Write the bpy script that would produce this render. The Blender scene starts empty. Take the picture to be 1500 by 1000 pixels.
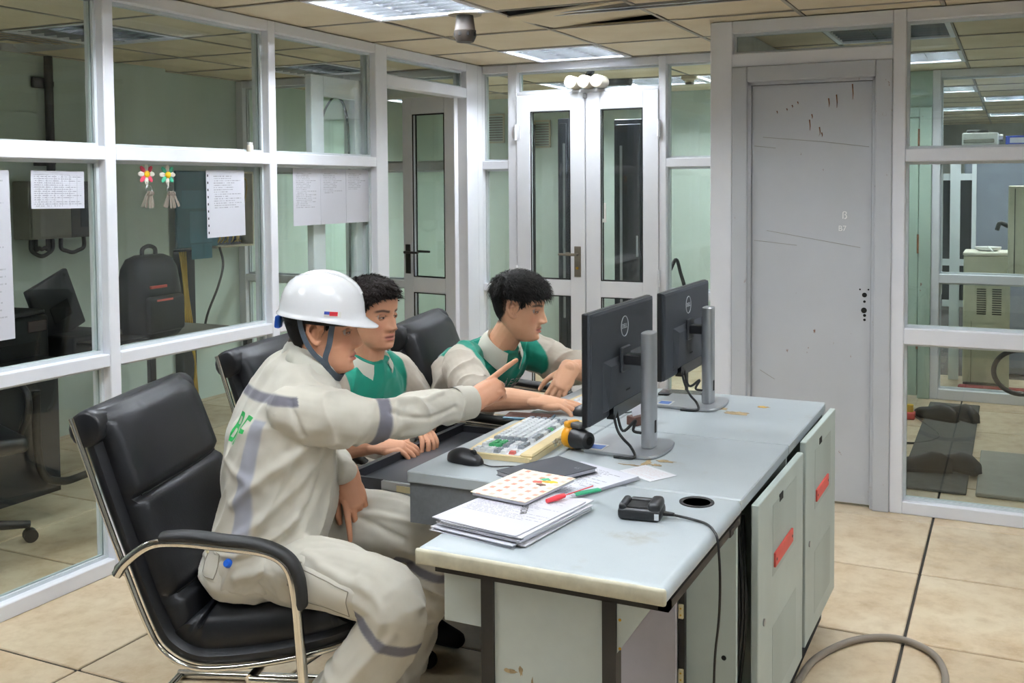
import bpy, bmesh, math, random
import numpy as np
from mathutils import Vector, Matrix, noise
from mathutils.bvhtree import BVHTree

random.seed(7)
rng = np.random.default_rng(7)
scene = bpy.context.scene
COL = scene.collection
PI = math.pi

# ------------------------------------------------------------------ camera
CAM_H = 1.48
_rows = ((0.9078, 0.4194, -0.0058), (0.0135, -0.0431, -0.9990), (-0.4193, 0.9068, -0.0448))
cam_data = bpy.data.cameras.new('camera')
cam = bpy.data.objects.new('camera', cam_data)
COL.objects.link(cam)
_r, _d, _f = [Vector(v).normalized() for v in _rows]
_m = Matrix((( _r.x, -_d.x, -_f.x), (_r.y, -_d.y, -_f.y), (_r.z, -_d.z, -_f.z))).to_4x4()
_m.translation = (0, 0, CAM_H)
cam.matrix_world = _m
cam_data.sensor_width = 36.0
cam_data.lens = 1489.5 / 1500 * 36
cam_data.shift_x = (750 - 797.9) / 1500
cam_data.shift_y = (338.3 - 500) / 1500
cam_data.clip_start = 0.02
scene.camera = cam

# ------------------------------------------------------------------ world, exposure
world = bpy.data.worlds.new('world')
scene.world = world
world.use_nodes = True
world.node_tree.nodes['Background'].inputs[0].default_value = (0.9, 0.95, 1.0, 1)
world.node_tree.nodes['Background'].inputs[1].default_value = 0.05
vs = scene.view_settings
vs.view_transform = 'Standard'
vs.look = 'None'
vs.gamma = 1.0
vs.use_curve_mapping = False
vs.exposure = 0.87
TUBE_POWER = 85.0
scene.cycles.max_bounces = 5
scene.cycles.diffuse_bounces = 3
scene.cycles.glossy_bounces = 2
scene.cycles.transparent_max_bounces = 24
scene.cycles.use_denoising = True
scene.cycles.use_adaptive_sampling = True
scene.cycles.adaptive_threshold = 0.08
scene.cycles.sample_clamp_indirect = 6

# ------------------------------------------------------------------ materials
MATS = {}
def srgb(h):
    if isinstance(h, str):
        h = h.lstrip('#')
        c = [int(h[i:i+2], 16) / 255 for i in (0, 2, 4)]
    else:
        c = [v / 255 for v in h]
    return tuple(v / 12.92 if v <= 0.04045 else ((v + 0.055) / 1.055) ** 2.4 for v in c)

class NT:
    def __init__(self, name):
        self.m = bpy.data.materials.new(name)
        self.m.use_nodes = True
        self.t = self.m.node_tree
        self.b = self.t.nodes['Principled BSDF']
        self.out = self.t.nodes['Material Output']
    def n(self, kind, **kw):
        nd = self.t.nodes.new(kind)
        for k, v in kw.items():
            if k.startswith('i_'):
                key = k[2:]
                key = int(key) if key.isdigit() else key
                nd.inputs[key].default_value = v
            else:
                setattr(nd, k, v)
        return nd
    def l(self, a, b):
        self.t.links.new(a, b)
    def coord(self, which='Object', scale=(1, 1, 1), rot=(0, 0, 0), loc=(0, 0, 0)):
        tc = self.n('ShaderNodeTexCoord')
        mp = self.n('ShaderNodeMapping')
        mp.inputs['Scale'].default_value = scale
        mp.inputs['Rotation'].default_value = rot
        mp.inputs['Location'].default_value = loc
        self.l(tc.outputs[which], mp.inputs[0])
        return mp.outputs[0]
    def noise(self, vec, scale, detail=4, rough=0.5, out=0):
        nd = self.n('ShaderNodeTexNoise')
        nd.inputs['Scale'].default_value = scale
        nd.inputs['Detail'].default_value = detail
        nd.inputs['Roughness'].default_value = rough
        self.l(vec, nd.inputs['Vector'])
        return nd.outputs[out]
    def ramp(self, fac, stops):
        nd = self.n('ShaderNodeValToRGB')
        cr = nd.color_ramp
        while len(cr.elements) < len(stops):
            cr.elements.new(0.5)
        for e, (p, c) in zip(cr.elements, stops):
            e.position = p
            e.color = (*c, 1) if len(c) == 3 else c
        self.l(fac, nd.inputs[0])
        return nd.outputs[0]
    def mix(self, fac, a, b, mode='MIX'):
        nd = self.n('ShaderNodeMix', data_type='RGBA', blend_type=mode)
        for sock, v in ((nd.inputs[0], fac), (nd.inputs[6], a), (nd.inputs[7], b)):
            if hasattr(v, 'is_output'):
                self.l(v, sock)
            elif isinstance(v, (int, float)):
                sock.default_value = v
            else:
                sock.default_value = (*v, 1)
        return nd.outputs[2]
    def math(self, op, a, b=None):
        nd = self.n('ShaderNodeMath', operation=op)
        for i, v in enumerate((a, b)):
            if v is None:
                continue
            if hasattr(v, 'is_output'):
                self.l(v, nd.inputs[i])
            else:
                nd.inputs[i].default_value = v
        return nd.outputs[0]
    def color(self, sock):
        self.l(sock, self.b.inputs['Base Color'])
    def bump(self, h, strength=0.2, dist=0.002):
        nd = self.n('ShaderNodeBump')
        nd.inputs['Strength'].default_value = strength
        nd.inputs['Distance'].default_value = dist
        self.l(h, nd.inputs['Height'])
        self.l(nd.outputs[0], self.b.inputs['Normal'])

def plain(name, col, rough=0.5, metal=0.0, spec=0.5, vary=0.06, vscale=9.0, bump=0.0, bscale=200.0, coat=0.0):
    if name in MATS:
        return MATS[name]
    t = NT(name)
    c = srgb(col)
    t.b.inputs['Roughness'].default_value = rough
    t.b.inputs['Metallic'].default_value = metal
    t.b.inputs['Specular IOR Level'].default_value = spec
    t.b.inputs['Coat Weight'].default_value = coat
    v = t.coord('Object')
    nz = t.noise(v, vscale, 4, 0.6)
    lo = tuple(max(0, x * (1 - vary * 1.6)) for x in c)
    hi = tuple(min(1, x * (1 + vary * 1.2)) for x in c)
    t.color(t.ramp(nz, [(0.3, lo), (0.7, hi)]))
    if bump:
        t.bump(t.noise(v, bscale, 3, 0.6), bump, 0.001)
    MATS[name] = t.m
    return t.m

def emit(name, col, strength):
    t = NT(name)
    t.b.inputs['Base Color'].default_value = (0.9, 0.9, 0.9, 1)
    t.b.inputs['Emission Color'].default_value = (*col, 1)
    t.b.inputs['Emission Strength'].default_value = strength
    MATS[name] = t.m
    return t.m

def glass_mat(name, tint, refl=1.0, rough=0.0):
    t = NT(name)
    t.t.nodes.remove(t.b)
    tr = t.n('ShaderNodeBsdfTransparent')
    tr.inputs[0].default_value = (*tint, 1)
    gl = t.n('ShaderNodeBsdfGlossy')
    gl.inputs['Color'].default_value = (refl, refl, refl, 1)
    gl.inputs['Roughness'].default_value = rough
    lw = t.n('ShaderNodeLayerWeight')
    lw.inputs['Blend'].default_value = 0.5
    fac = t.math('ADD', t.math('MULTIPLY', t.math('POWER', lw.outputs['Facing'], 4.5), 0.9), 0.035)
    mx = t.n('ShaderNodeMixShader')
    t.l(fac, mx.inputs[0])
    t.l(tr.outputs[0], mx.inputs[1])
    t.l(gl.outputs[0], mx.inputs[2])
    t.l(mx.outputs[0], t.out.inputs[0])
    MATS[name] = t.m
    return t.m

def build_materials():
    # glazed stone-look raised floor tiles, cream with brown clouds
    t = NT('floor_tile')
    geo = t.n('ShaderNodeNewGeometry')
    v = geo.outputs['Position']
    oi = t.n('ShaderNodeObjectInfo')
    ad = t.n('ShaderNodeVectorMath', operation='MULTIPLY_ADD')
    t.l(oi.outputs['Random'], ad.inputs[0]); ad.inputs[1].default_value = (37, 21, 11); t.l(v, ad.inputs[2])
    a = t.noise(ad.outputs[0], 3.2, 7, 0.62)
    b = t.noise(ad.outputs[0], 14, 6, 0.65)
    c1 = t.ramp(a, [(0.28, srgb('#a98a66')), (0.44, srgb('#cfb591')), (0.60, srgb('#e0cdae')), (0.8, srgb('#c3aa88'))])
    c2 = t.ramp(b, [(0.3, srgb('#b29672')), (0.55, srgb('#dccbb0'))])
    c = t.mix(0.35, c1, c2)
    hv = t.n('ShaderNodeHueSaturation')
    hv.inputs['Saturation'].default_value = 1.0
    mr = t.n('ShaderNodeMapRange'); t.l(oi.outputs['Random'], mr.inputs[0])
    mr.inputs[3].default_value = 0.86; mr.inputs[4].default_value = 1.02
    t.l(mr.outputs[0], hv.inputs['Value']); t.l(c, hv.inputs['Color'])
    t.color(hv.outputs[0])
    t.b.inputs['Roughness'].default_value = 0.38
    t.l(t.ramp(b, [(0.2, (0.5, 0.5, 0.5)), (0.8, (0.28, 0.28, 0.28))]), t.b.inputs['Roughness'])
    t.bump(b, 0.05, 0.001)
    MATS['floor_tile'] = t.m
    plain('grout', '#2a241e', 0.8)
    # ceiling tile
    t = NT('ceiling_tile')
    v = t.coord('Object')
    a = t.noise(v, 3, 4, 0.6); b = t.noise(v, 260, 2, 0.6)
    c = t.ramp(a, [(0.3, srgb('#dccdb0')), (0.7, srgb('#e8dcc4'))])
    c = t.mix(t.math('MULTIPLY', t.ramp(b, [(0.32, (1, 1, 1)), (0.40, (0, 0, 0))]), 0.35), c, srgb('#8a7a60'))
    t.color(c)
    t.b.inputs['Roughness'].default_value = 0.9
    MATS['ceiling_tile'] = t.m
    plain('tbar', '#a9a296', 0.5)
    plain('void', '#1d1b18', 0.9)
    # painted frames with scuffs
    t = NT('white_frame')
    v = t.coord('Object')
    a = t.noise(v, 2.2, 4, 0.6); b = t.noise(v, 38, 5, 0.7)
    c = t.ramp(a, [(0.3, srgb('#e8eaf2')), (0.7, srgb('#f2f3f9'))])
    sp = t.ramp(b, [(0.70, (0, 0, 0)), (0.76, (1, 1, 1))])
    c = t.mix(t.math('MULTIPLY', sp, 0.35), c, srgb('#b9b3aa'))
    t.color(c); t.b.inputs['Roughness'].default_value = 0.42
    MATS['white_frame'] = t.m
    plain('bead', '#d5dce0', 0.45, vary=0.03)
    plain('gasket', '#1a1c1e', 0.6)
    glass_mat('glass', (0.955, 0.985, 0.970), 1.0)
    glass_mat('glass_clear', (0.97, 0.985, 0.98), 1.0)
    # green-white walls
    t = NT('green_wall')
    v = t.coord('Object')
    a = t.noise(v, 1.1, 5, 0.6); b = t.noise(v, 24, 5, 0.7)
    c = t.ramp(a, [(0.3, srgb('#c0cec4')), (0.7, srgb('#cddad0'))])
    c = t.mix(t.math('MULTIPLY', t.ramp(b, [(0.72, (0, 0, 0)), (0.78, (1, 1, 1))]), 0.5), c, srgb('#7d8a7e'))
    t.color(c); t.b.inputs['Roughness'].default_value = 0.75
    MATS['green_wall'] = t.m
    plain('white_wall', '#d9dcd8', 0.8)
    # rusty grey door
    for nm, base, rust in (('grey_door', '#c3c6cc', 0.655), ('green_door', '#b4c9bc', 0.66)):
        t = NT(nm)
        v = t.coord('Object', (1, 1, 0.6))
        v2 = t.coord('Object', (1, 1, 1))
        a = t.noise(v2, 1.6, 5, 0.6); b = t.noise(v, 30, 6, 0.66); d = t.noise(v2, 3.5, 3, 0.5)
        cb = srgb(base)
        c = t.ramp(a, [(0.3, tuple(x * 0.94 for x in cb)), (0.7, tuple(min(1, x * 1.04) for x in cb))])
        r1 = t.math('MULTIPLY', t.ramp(b, [(rust, (0, 0, 0)), (rust + 0.03, (1, 1, 1))]), t.ramp(d, [(0.5, (0, 0, 0)), (0.62, (1, 1, 1))]))
        c = t.mix(t.math('MULTIPLY', r1, 0.9), c, srgb('#7a4a2c'))
        t.color(c); t.b.inputs['Roughness'].default_value = 0.5
        MATS[nm] = t.m
    plain('rust', '#84583a', 0.85, vary=0.3, vscale=60)
    plain('scratch', '#989892', 0.7)
    # desk laminate with stains
    t = NT('desk_top')
    geo = t.n('ShaderNodeNewGeometry')
    v = geo.outputs['Position']
    a = t.noise(v, 2.2, 5, 0.6); b = t.noise(v, 9, 7, 0.7); d = t.noise(v, 4.2, 4, 0.6); e = t.noise(v, 420, 2, 0.5)
    c = t.ramp(a, [(0.3, srgb('#a6aeb2')), (0.7, srgb('#b4bbbe'))])
    st = t.math('MULTIPLY', t.ramp(b, [(0.52, (0, 0, 0)), (0.64, (1, 1, 1))]), t.ramp(d, [(0.56, (0, 0, 0)), (0.68, (1, 1, 1))]))
    c = t.mix(t.math('MULTIPLY', st, 0.6), c, srgb('#8f8268'))
    c = t.mix(t.math('MULTIPLY', t.ramp(e, [(0.3, (1, 1, 1)), (0.42, (0, 0, 0))]), 0.25), c, srgb('#9aa4a8'))
    t.color(c); t.b.inputs['Roughness'].default_value = 0.36
    MATS['desk_top'] = t.m
    plain('desk_edge', '#c3bda6', 0.5, vary=0.12, vscale=20)
    plain('desk_panel', '#bcc3bd', 0.5, vary=0.06, vscale=5, bump=0.1)
    plain('desk_panel_mauve', '#b5b0b6', 0.5, vary=0.04)
    plain('desk_door', '#b5c0bb', 0.45, vary=0.05, vscale=4)
    plain('black_frame', '#1d1a18', 0.5)
    plain('apron', '#6e7174', 0.5, vary=0.08, vscale=60)
    plain('tray', '#34353a', 0.4)
    plain('red_handle', '#dc5a50', 0.5)
    plain('dark_gap', '#121212', 0.9)
    plain('stain', '#a58f6a', 0.7, vary=0.25, vscale=60)
    plain('stain_yellow', '#cda24a', 0.7, vary=0.2, vscale=60)
    # leather
    t = NT('leather')
    v = t.coord('Object')
    a = t.noise(v, 7, 5, 0.6); b = t.noise(v, 230, 3, 0.6)
    t.color(t.ramp(a, [(0.3, srgb('#0f1013')), (0.7, srgb('#191a1f'))]))
    t.b.inputs['Roughness'].default_value = 0.42
    t.b.inputs['Specular IOR Level'].default_value = 0.35
    t.bump(t.mix(0.35, a, b), 0.18, 0.004)
    MATS['leather'] = t.m
    plain('chrome', '#d9d6cf', 0.14, 1.0, vary=0.03)
    plain('steel', '#a9abad', 0.35, 1.0, vary=0.05)
    plain('silver', '#b3b6ba', 0.38, 0.7, vary=0.03)
    plain('rubber', '#151515', 0.6)
    plain('black_plastic', '#17181b', 0.42, vary=0.1)
    plain('monitor_back', '#30343a', 0.5, vary=0.05)
    plain('screen_black', '#0b0c0e', 0.2)
    plain('logo_white', '#c9ccd0', 0.5)
    plain('white_plastic', '#e6e6e2', 0.4)
    plain('beige_plastic', '#e3cf9f', 0.45)
    plain('key_white', '#e8ebee', 0.5, vary=0.02)
    plain('key_grey', '#8d949c', 0.5)
    plain('key_green', '#45a36a', 0.5)
    plain('key_red', '#d9706a', 0.5)
    plain('orange_plastic', '#eda313', 0.4)
    plain('phone_blue', '#4b6675', 0.3, 0.3)
    plain('phone_screen', '#4a3b3c', 0.12)
    plain('brown_wood', '#5b3a30', 0.55, vary=0.2, vscale=30)
    plain('paper', '#cfcfd8', 0.8, vary=0.02)
    plain('paper_grey', '#d8d6dc', 0.8, vary=0.03)
    plain('red_pen', '#e23b45', 0.35)
    plain('green_pen', '#3ba378', 0.4)
    plain('notebook_black', '#33363d', 0.5)
    plain('blue_sticker', '#3f6fc0', 0.4)
    plain('cable_black', '#131313', 0.5)
    plain('cable_grey', '#8f8478', 0.6)
    plain('yellow_cable', '#c5a13a', 0.5)
    plain('teal_metal', '#1f5563', 0.5)
    plain('teal_paper', '#4d8090', 0.7)
    plain('grey_box', '#8c8a80', 0.6)
    plain('dark_box', '#4c4a48', 0.6)
    plain('pipe_dark', '#3a3a3d', 0.5)
    plain('detector_brown', '#2e241a', 0.6)
    plain('cream_metal', '#c9c3ab', 0.5, vary=0.06)
    plain('grey_cabinet', '#8f94a2', 0.5, vary=0.05)
    plain('black_cabinet', '#24262b', 0.35)
    plain('blue_binder', '#3a4fae', 0.5)
    plain('mat_dark', '#4a4b47', 0.9, vary=0.15, vscale=30)
    plain('red_mat', '#a8484a', 0.8)
    plain('shoe', '#1e1e1f', 0.6)
    plain('petal_pink', '#e2506a', 0.5)
    plain('petal_mint', '#4fbf9a', 0.5)
    plain('petal_white', '#f2ece2', 0.5)
    plain('flower_yellow', '#f2c21a', 0.5)
    plain('key_steel', '#b3a99e', 0.35, 0.4)
    plain('blue_plastic', '#1f62d0', 0.35)
    plain('tile_speaker', '#b5aa94', 0.6)
    plain('door_hardware', '#8d8478', 0.35, 0.9)
    plain('door_hardware_dark', '#4a4744', 0.4, 0.7)
    plain('brass', '#c59a3c', 0.3, 0.9)
    plain('louvre', '#a3a7ad', 0.25, 0.9)
    plain('pan', '#e4e6ea', 0.35)
    plain('roll_paper', '#e8dfcf', 0.8)
    plain('socket_beige', '#cfc39a', 0.5)
    emit('tube_light', (0.90, 0.955, 1.0), TUBE_POWER)
    plain('tube_off', '#d4d6d8', 0.3)
    plain('flap_green', '#0a7a64', 0.85)
    plain('seam_thread', '#8f897b', 0.9)
    plain('chalk', '#fafafa', 0.9)
    plain('helmet', '#eff0f4', 0.22, coat=0.5, vary=0.01)
    plain('strap', '#4b5560', 0.7, vary=0.1, vscale=80)
    plain('hair', '#120f0d', 0.7, spec=0.25, vary=0.3, vscale=40)
    plain('hair_brown', '#1d1512', 0.75, spec=0.2, vary=0.3, vscale=40)
    plain('sock', '#0f0f11', 0.95)
    plain('eye_white', '#c9bdb5', 0.35, vary=0.01)
    plain('iris', '#150b08', 0.4, spec=0.3)
    plain('button', '#e3d9b5', 0.4)
    plain('logo_green', '#23a650', 0.6)
    plain('piping', '#dfe8e0', 0.7)
build_materials()

def paper_mat(name, rows=26, left=0.10, right=0.90, top=0.92, bottom=0.1, size=(0.21, 0.297), ink='#55555d', base='#cfcfd8', strength=0.7, cols=0):
    """white sheet with lines of small print; sheet local coords: x across, y up, origin at the centre"""
    t = NT(name)
    tc = t.n('ShaderNodeTexCoord')
    sp = t.n('ShaderNodeSeparateXYZ')
    t.l(tc.outputs['Object'], sp.inputs[0])
    u = t.math('ADD', t.math('DIVIDE', sp.outputs[0], size[0]), 0.5)
    w = t.math('ADD', t.math('DIVIDE', sp.outputs[1], size[1]), 0.5)
    row = t.math('MULTIPLY', w, float(rows))
    fr = t.math('FRACT', row)
    line = t.math('LESS_THAN', fr, 0.42)
    fl = t.math('FLOOR', row)
    cb = t.n('ShaderNodeCombineXYZ')
    t.l(t.math('MULTIPLY', u, 60.0), cb.inputs[0]); t.l(t.math('MULTIPLY', fl, 7.3), cb.inputs[1])
    wn = t.n('ShaderNodeTexNoise'); wn.inputs['Scale'].default_value = 0.9; wn.inputs['Detail'].default_value = 1
    t.l(cb.outputs[0], wn.inputs['Vector'])
    word = t.math('GREATER_THAN', wn.outputs[0], 0.47)
    wr = t.n('ShaderNodeTexWhiteNoise', noise_dimensions='1D'); t.l(fl, wr.inputs['W'])
    rl = t.math('ADD', t.math('MULTIPLY', wr.outputs[0], (right - left) * 0.6), left + (right - left) * 0.5)
    m = t.math('MULTIPLY', line, word)
    for s in (t.math('GREATER_THAN', u, left), t.math('LESS_THAN', u, rl), t.math('LESS_THAN', u, right),
              t.math('GREATER_THAN', w, bottom), t.math('LESS_THAN', w, top)):
        m = t.math('MULTIPLY', m, s)
    if cols:
        cf = t.math('FRACT', t.math('MULTIPLY', u, float(cols)))
        g = t.math('MAXIMUM', t.math('LESS_THAN', cf, 0.06), t.math('LESS_THAN', fr, 0.10))
        for s in (t.math('GREATER_THAN', u, left - 0.02), t.math('LESS_THAN', u, right + 0.02), t.math('GREATER_THAN', w, bottom), t.math('LESS_THAN', w, top)):
            g = t.math('MULTIPLY', g, s)
        m = t.math('MAXIMUM', m, t.math('MULTIPLY', g, 0.7))
    c = t.mix(t.math('MULTIPLY', m, strength), srgb(base), srgb(ink))
    t.color(c)
    t.b.inputs['Roughness'].default_value = 0.75
    return t.m

# ------------------------------------------------------------------ mesh helpers
class MB:
    def __init__(self):
        self.v = []; self.f = []; self.mi = []; self.cur = 0
    def add(self, vs, fs, M=None):
        o = len(self.v)
        self.v += [tuple(M @ Vector(p)) if M is not None else tuple(p) for p in vs]
        self.f += [tuple(o + i for i in f) for f in fs]
        self.mi += [self.cur] * len(fs)
        return self
    def box(self, lo, hi, M=None):
        (a, b, c), (d, e, f) = lo, hi
        if a > d: a, d = d, a
        if b > e: b, e = e, b
        if c > f: c, f = f, c
        vs = [(a, b, c), (d, b, c), (d, e, c), (a, e, c), (a, b, f), (d, b, f), (d, e, f), (a, e, f)]
        fs = [(0, 3, 2, 1), (4, 5, 6, 7), (0, 1, 5, 4), (1, 2, 6, 5), (2, 3, 7, 6), (3, 0, 4, 7)]
        return self.add(vs, fs, M)
    def rbox(self, lo, hi, r=0.004, seg=2, M=None):
        bm = bmesh.new()
        bmesh.ops.create_cube(bm, size=1)
        s = [abs(hi[i] - lo[i]) for i in range(3)]; c = [(hi[i] + lo[i]) / 2 for i in range(3)]
        for v in bm.verts:
            v.co = Vector((v.co.x * s[0] + c[0], v.co.y * s[1] + c[1], v.co.z * s[2] + c[2]))
        r = min(r, min(s) * 0.49)
        bmesh.ops.bevel(bm, geom=bm.edges[:], offset=r, segments=seg, profile=0.5, affect='EDGES')
        bm.verts.index_update()
        self.add([v.co[:] for v in bm.verts], [[v.index for v in f.verts] for f in bm.faces], M)
        bm.free()
        return self
    def tube(self, pts, r, n=10, up=None, cap=True, M=None, rb=None):
        """sweep; r scalar or list; rb second radius (list/scalar) along the binormal"""
        P = [Vector(p) for p in pts]; k = len(P)
        R1 = list(r) if hasattr(r, '__len__') else [r] * k
        R2 = R1 if rb is None else (list(rb) if hasattr(rb, '__len__') else [rb] * k)
        T = []
        for i in range(k):
            d = P[min(i + 1, k - 1)] - P[max(i - 1, 0)]
            T.append(d.normalized() if d.length > 1e-9 else Vector((0, 0, 1)))
        nrm = Vector(up) if up is not None else (Vector((0, 0, 1)) if abs(T[0].z) < 0.9 else Vector((1, 0, 0)))
        vs = []; fs = []
        for i in range(k):
            nn = (Vector(up) if up is not None else nrm)
            nn = nn - T[i] * nn.dot(T[i])
            nn = nn.normalized() if nn.length > 1e-6 else T[i].orthogonal().normalized()
            nrm = nn
            b = T[i].cross(nn)
            for j in range(n):
                a = 2 * PI * j / n
                vs.append(P[i] + nn * (math.cos(a) * R1[i]) + b * (math.sin(a) * R2[i]))
        for i in range(k - 1):
            for j in range(n):
                j2 = (j + 1) % n
                fs.append((i * n + j, i * n + j2, (i + 1) * n + j2, (i + 1) * n + j))
        if cap:
            fs.append(tuple(range(n - 1, -1, -1)))
            fs.append(tuple((k - 1) * n + j for j in range(n)))
        return self.add(vs, fs, M)
    def lathe(self, prof, n=24, M=None, a0=0.0, a1=2 * PI):
        """profile (r, z) about z"""
        vs = []; fs = []; k = len(prof)
        full = abs(a1 - a0 - 2 * PI) < 1e-6
        m = n if full else n + 1
        idx = []
        for (r, z) in prof:
            if r < 1e-6:
                idx.append([len(vs)] * m); vs.append((0, 0, z))
            else:
                idx.append(list(range(len(vs), len(vs) + m)))
                for j in range(m):
                    a = a0 + (a1 - a0) * j / n
                    vs.append((r * math.cos(a), r * math.sin(a), z))
        for i in range(k - 1):
            for j in range(n):
                j2 = (j + 1) % m
                q = [idx[i][j], idx[i][j2], idx[i + 1][j2], idx[i + 1][j]]
                q = [v for p, v in enumerate(q) if v not in q[:p]]
                if len(q) > 2: fs.append(tuple(q))
        if full:
            if prof[0][0] > 1e-6: fs.append(tuple(reversed(idx[0])))
            if prof[-1][0] > 1e-6: fs.append(tuple(idx[-1]))
        return self.add(vs, fs, M)
    def prism(self, poly, z0, z1, M=None):
        """closed polygon in xy extruded in z"""
        n = len(poly)
        vs = [(x, y, z0) for x, y in poly] + [(x, y, z1) for x, y in poly]
        fs = [tuple(range(n - 1, -1, -1)), tuple(range(n, 2 * n))]
        fs += [(i, (i + 1) % n, n + (i + 1) % n, n + i) for i in range(n)]
        return self.add(vs, fs, M)
    def loft(self, rings, cap=True, closed=True):
        n = len(rings[0]); vs = [p for r in rings for p in r]; fs = []
        for i in range(len(rings) - 1):
            for j in range(n if closed else n - 1):
                j2 = (j + 1) % n
                fs.append((i * n + j, i * n + j2, (i + 1) * n + j2, (i + 1) * n + j))
        if cap:
            fs.append(tuple(range(n - 1, -1, -1))); fs.append(tuple((len(rings) - 1) * n + j for j in range(n)))
        return self.add(vs, fs)
    def ell(self, c, r, nu=20, nv=12, M=None):
        vs = [(c[0], c[1], c[2] - r[2])]
        for i in range(1, nv):
            a = -PI / 2 + PI * i / nv
            for j in range(nu):
                b = 2 * PI * j / nu
                vs.append((c[0] + r[0] * math.cos(a) * math.cos(b), c[1] + r[1] * math.cos(a) * math.sin(b), c[2] + r[2] * math.sin(a)))
        vs.append((c[0], c[1], c[2] + r[2]))
        fs = [(0, 1 + (j + 1) % nu, 1 + j) for j in range(nu)]
        for i in range(nv - 2):
            for j in range(nu):
                j2 = (j + 1) % nu
                fs.append((1 + i * nu + j, 1 + i * nu + j2, 1 + (i + 1) * nu + j2, 1 + (i + 1) * nu + j))
        L = len(vs) - 1; o = 1 + (nv - 2) * nu
        fs += [(L, o + j, o + (j + 1) % nu) for j in range(nu)]
        return self.add(vs, fs, M)
    def mesh(self, name, mats, smooth=None):
        me = bpy.data.meshes.new(name)
        me.from_pydata(self.v, [], self.f)
        for m in (mats if isinstance(mats, (list, tuple)) else [mats]):
            me.materials.append(MATS[m] if isinstance(m, str) else m)
        if any(self.mi):
            me.polygons.foreach_set('material_index', self.mi)
        if smooth is not None:
            me.polygons.foreach_set('use_smooth', [True] * len(me.polygons))
            if smooth < 180:
                me.set_sharp_from_angle(angle=math.radians(smooth))
        me.update()
        return me
    def build(self, name, mats, parent=None, smooth=None, label=None):
        o = bpy.data.objects.new(name, self.mesh(name, mats, smooth))
        COL.objects.link(o)
        o.parent = parent
        if label: o['label'] = label
        return o

def link(name, me, parent=None, M=None, label=None):
    o = bpy.data.objects.new(name, me)
    COL.objects.link(o)
    o.parent = parent
    if M is not None: o.matrix_local = M
    if label: o['label'] = label
    return o

def tag(o, label, cat, group=None):
    o['label'] = label; o['category'] = cat
    if group: o['group'] = group
    return o

def empty(name, loc=(0, 0, 0), rz=0.0):
    o = bpy.data.objects.new(name, None)
    COL.objects.link(o)
    o.empty_display_size = 0.1
    o.location = loc; o.rotation_euler = (0, 0, rz)
    return o

def thing(name, label, cat, loc=(0, 0, 0), rz=0.0, group=None):
    return tag(empty(name, loc, rz), label, cat, group)

def struct(o, label=None):
    o['kind'] = 'structure'
    if label: o['label'] = label
    return o

def copy_tree(o, parent=None, loc=None, rz=None, label=None):
    c = o.copy(); COL.objects.link(c); c.parent = parent
    if loc is not None: c.location = loc
    if rz is not None: c.rotation_euler = (0, 0, rz)
    if label: c['label'] = label
    for ch in list(o.children):
        copy_tree(ch, c)
    return c

def spline(pts, per=6):
    """Catmull-Rom through points (any dimension)"""
    P = [np.array(p, float) for p in pts]
    P = [2 * P[0] - P[1]] + P + [2 * P[-1] - P[-2]]
    out = []
    for i in range(1, len(P) - 2):
        for k in range(per):
            t = k / per
            a, b, c, d = P[i - 1], P[i], P[i + 1], P[i + 2]
            out.append(0.5 * (2 * b + (c - a) * t + (2 * a - 5 * b + 4 * c - d) * t * t + (3 * b - a - 3 * c + d) * t ** 3))
    out.append(P[-2])
    return [tuple(p) for p in out]

def T(x=0, y=0, z=0, rx=0, ry=0, rz=0):
    return Matrix.Translation((x, y, z)) @ Matrix.Rotation(rz, 4, 'Z') @ Matrix.Rotation(ry, 4, 'Y') @ Matrix.Rotation(rx, 4, 'X')

def text_mesh(body, size, mat, depth=0.0004, align='CENTER', bold=0.0):
    cu = bpy.data.curves.new('text', 'FONT')
    cu.body = body; cu.size = size; cu.align_x = align; cu.align_y = 'CENTER'; cu.extrude = depth; cu.offset = bold
    o = bpy.data.objects.new('text', cu)
    COL.objects.link(o)
    dg = bpy.context.evaluated_depsgraph_get()
    me = bpy.data.meshes.new_from_object(o.evaluated_get(dg))
    bpy.data.objects.remove(o)
    me.materials.clear(); me.materials.append(MATS[mat])
    return me
# ------------------------------------------------------------------ setting: floor
CEIL = 2.245
XL, YB, YR = -3.12, 5.80, 4.75

def build_floor():
    fl = struct(MB().box((-8, -3.2, -0.12), (4.2, 15.5, -0.006)).build('floor', 'grout'), 'raised floor with dark joints')
    xs = [-0.308 + 0.62 * k for k in range(-1, 6)]
    xs = [-2.60 + 0.62 * k for k in range(-5, 3)] + xs
    ys = [2.178 + 0.62 * k for k in range(-3, 11)]
    cache = {}
    g = 0.005
    for i in range(len(xs) - 1):
        for j in range(len(ys) - 1):
            a, b, c, d = xs[i], xs[i + 1], ys[j], ys[j + 1]
            if b - a < 0.1 or b < -5.3 or (a > 0.9 and c > 2): continue
            key = round(b - a, 3)
            if key not in cache:
                w = (b - a) / 2 - g; h = (d - c) / 2 - g
                cache[key] = MB().rbox((-w, -h, -0.03), (w, h, 0), 0.003, 1).mesh('floor_tile', 'floor_tile')
            link('floor_tile', cache[key], fl, T((a + b) / 2, (c + d) / 2, random.uniform(-0.0006, 0.0006)))
build_floor()

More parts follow.
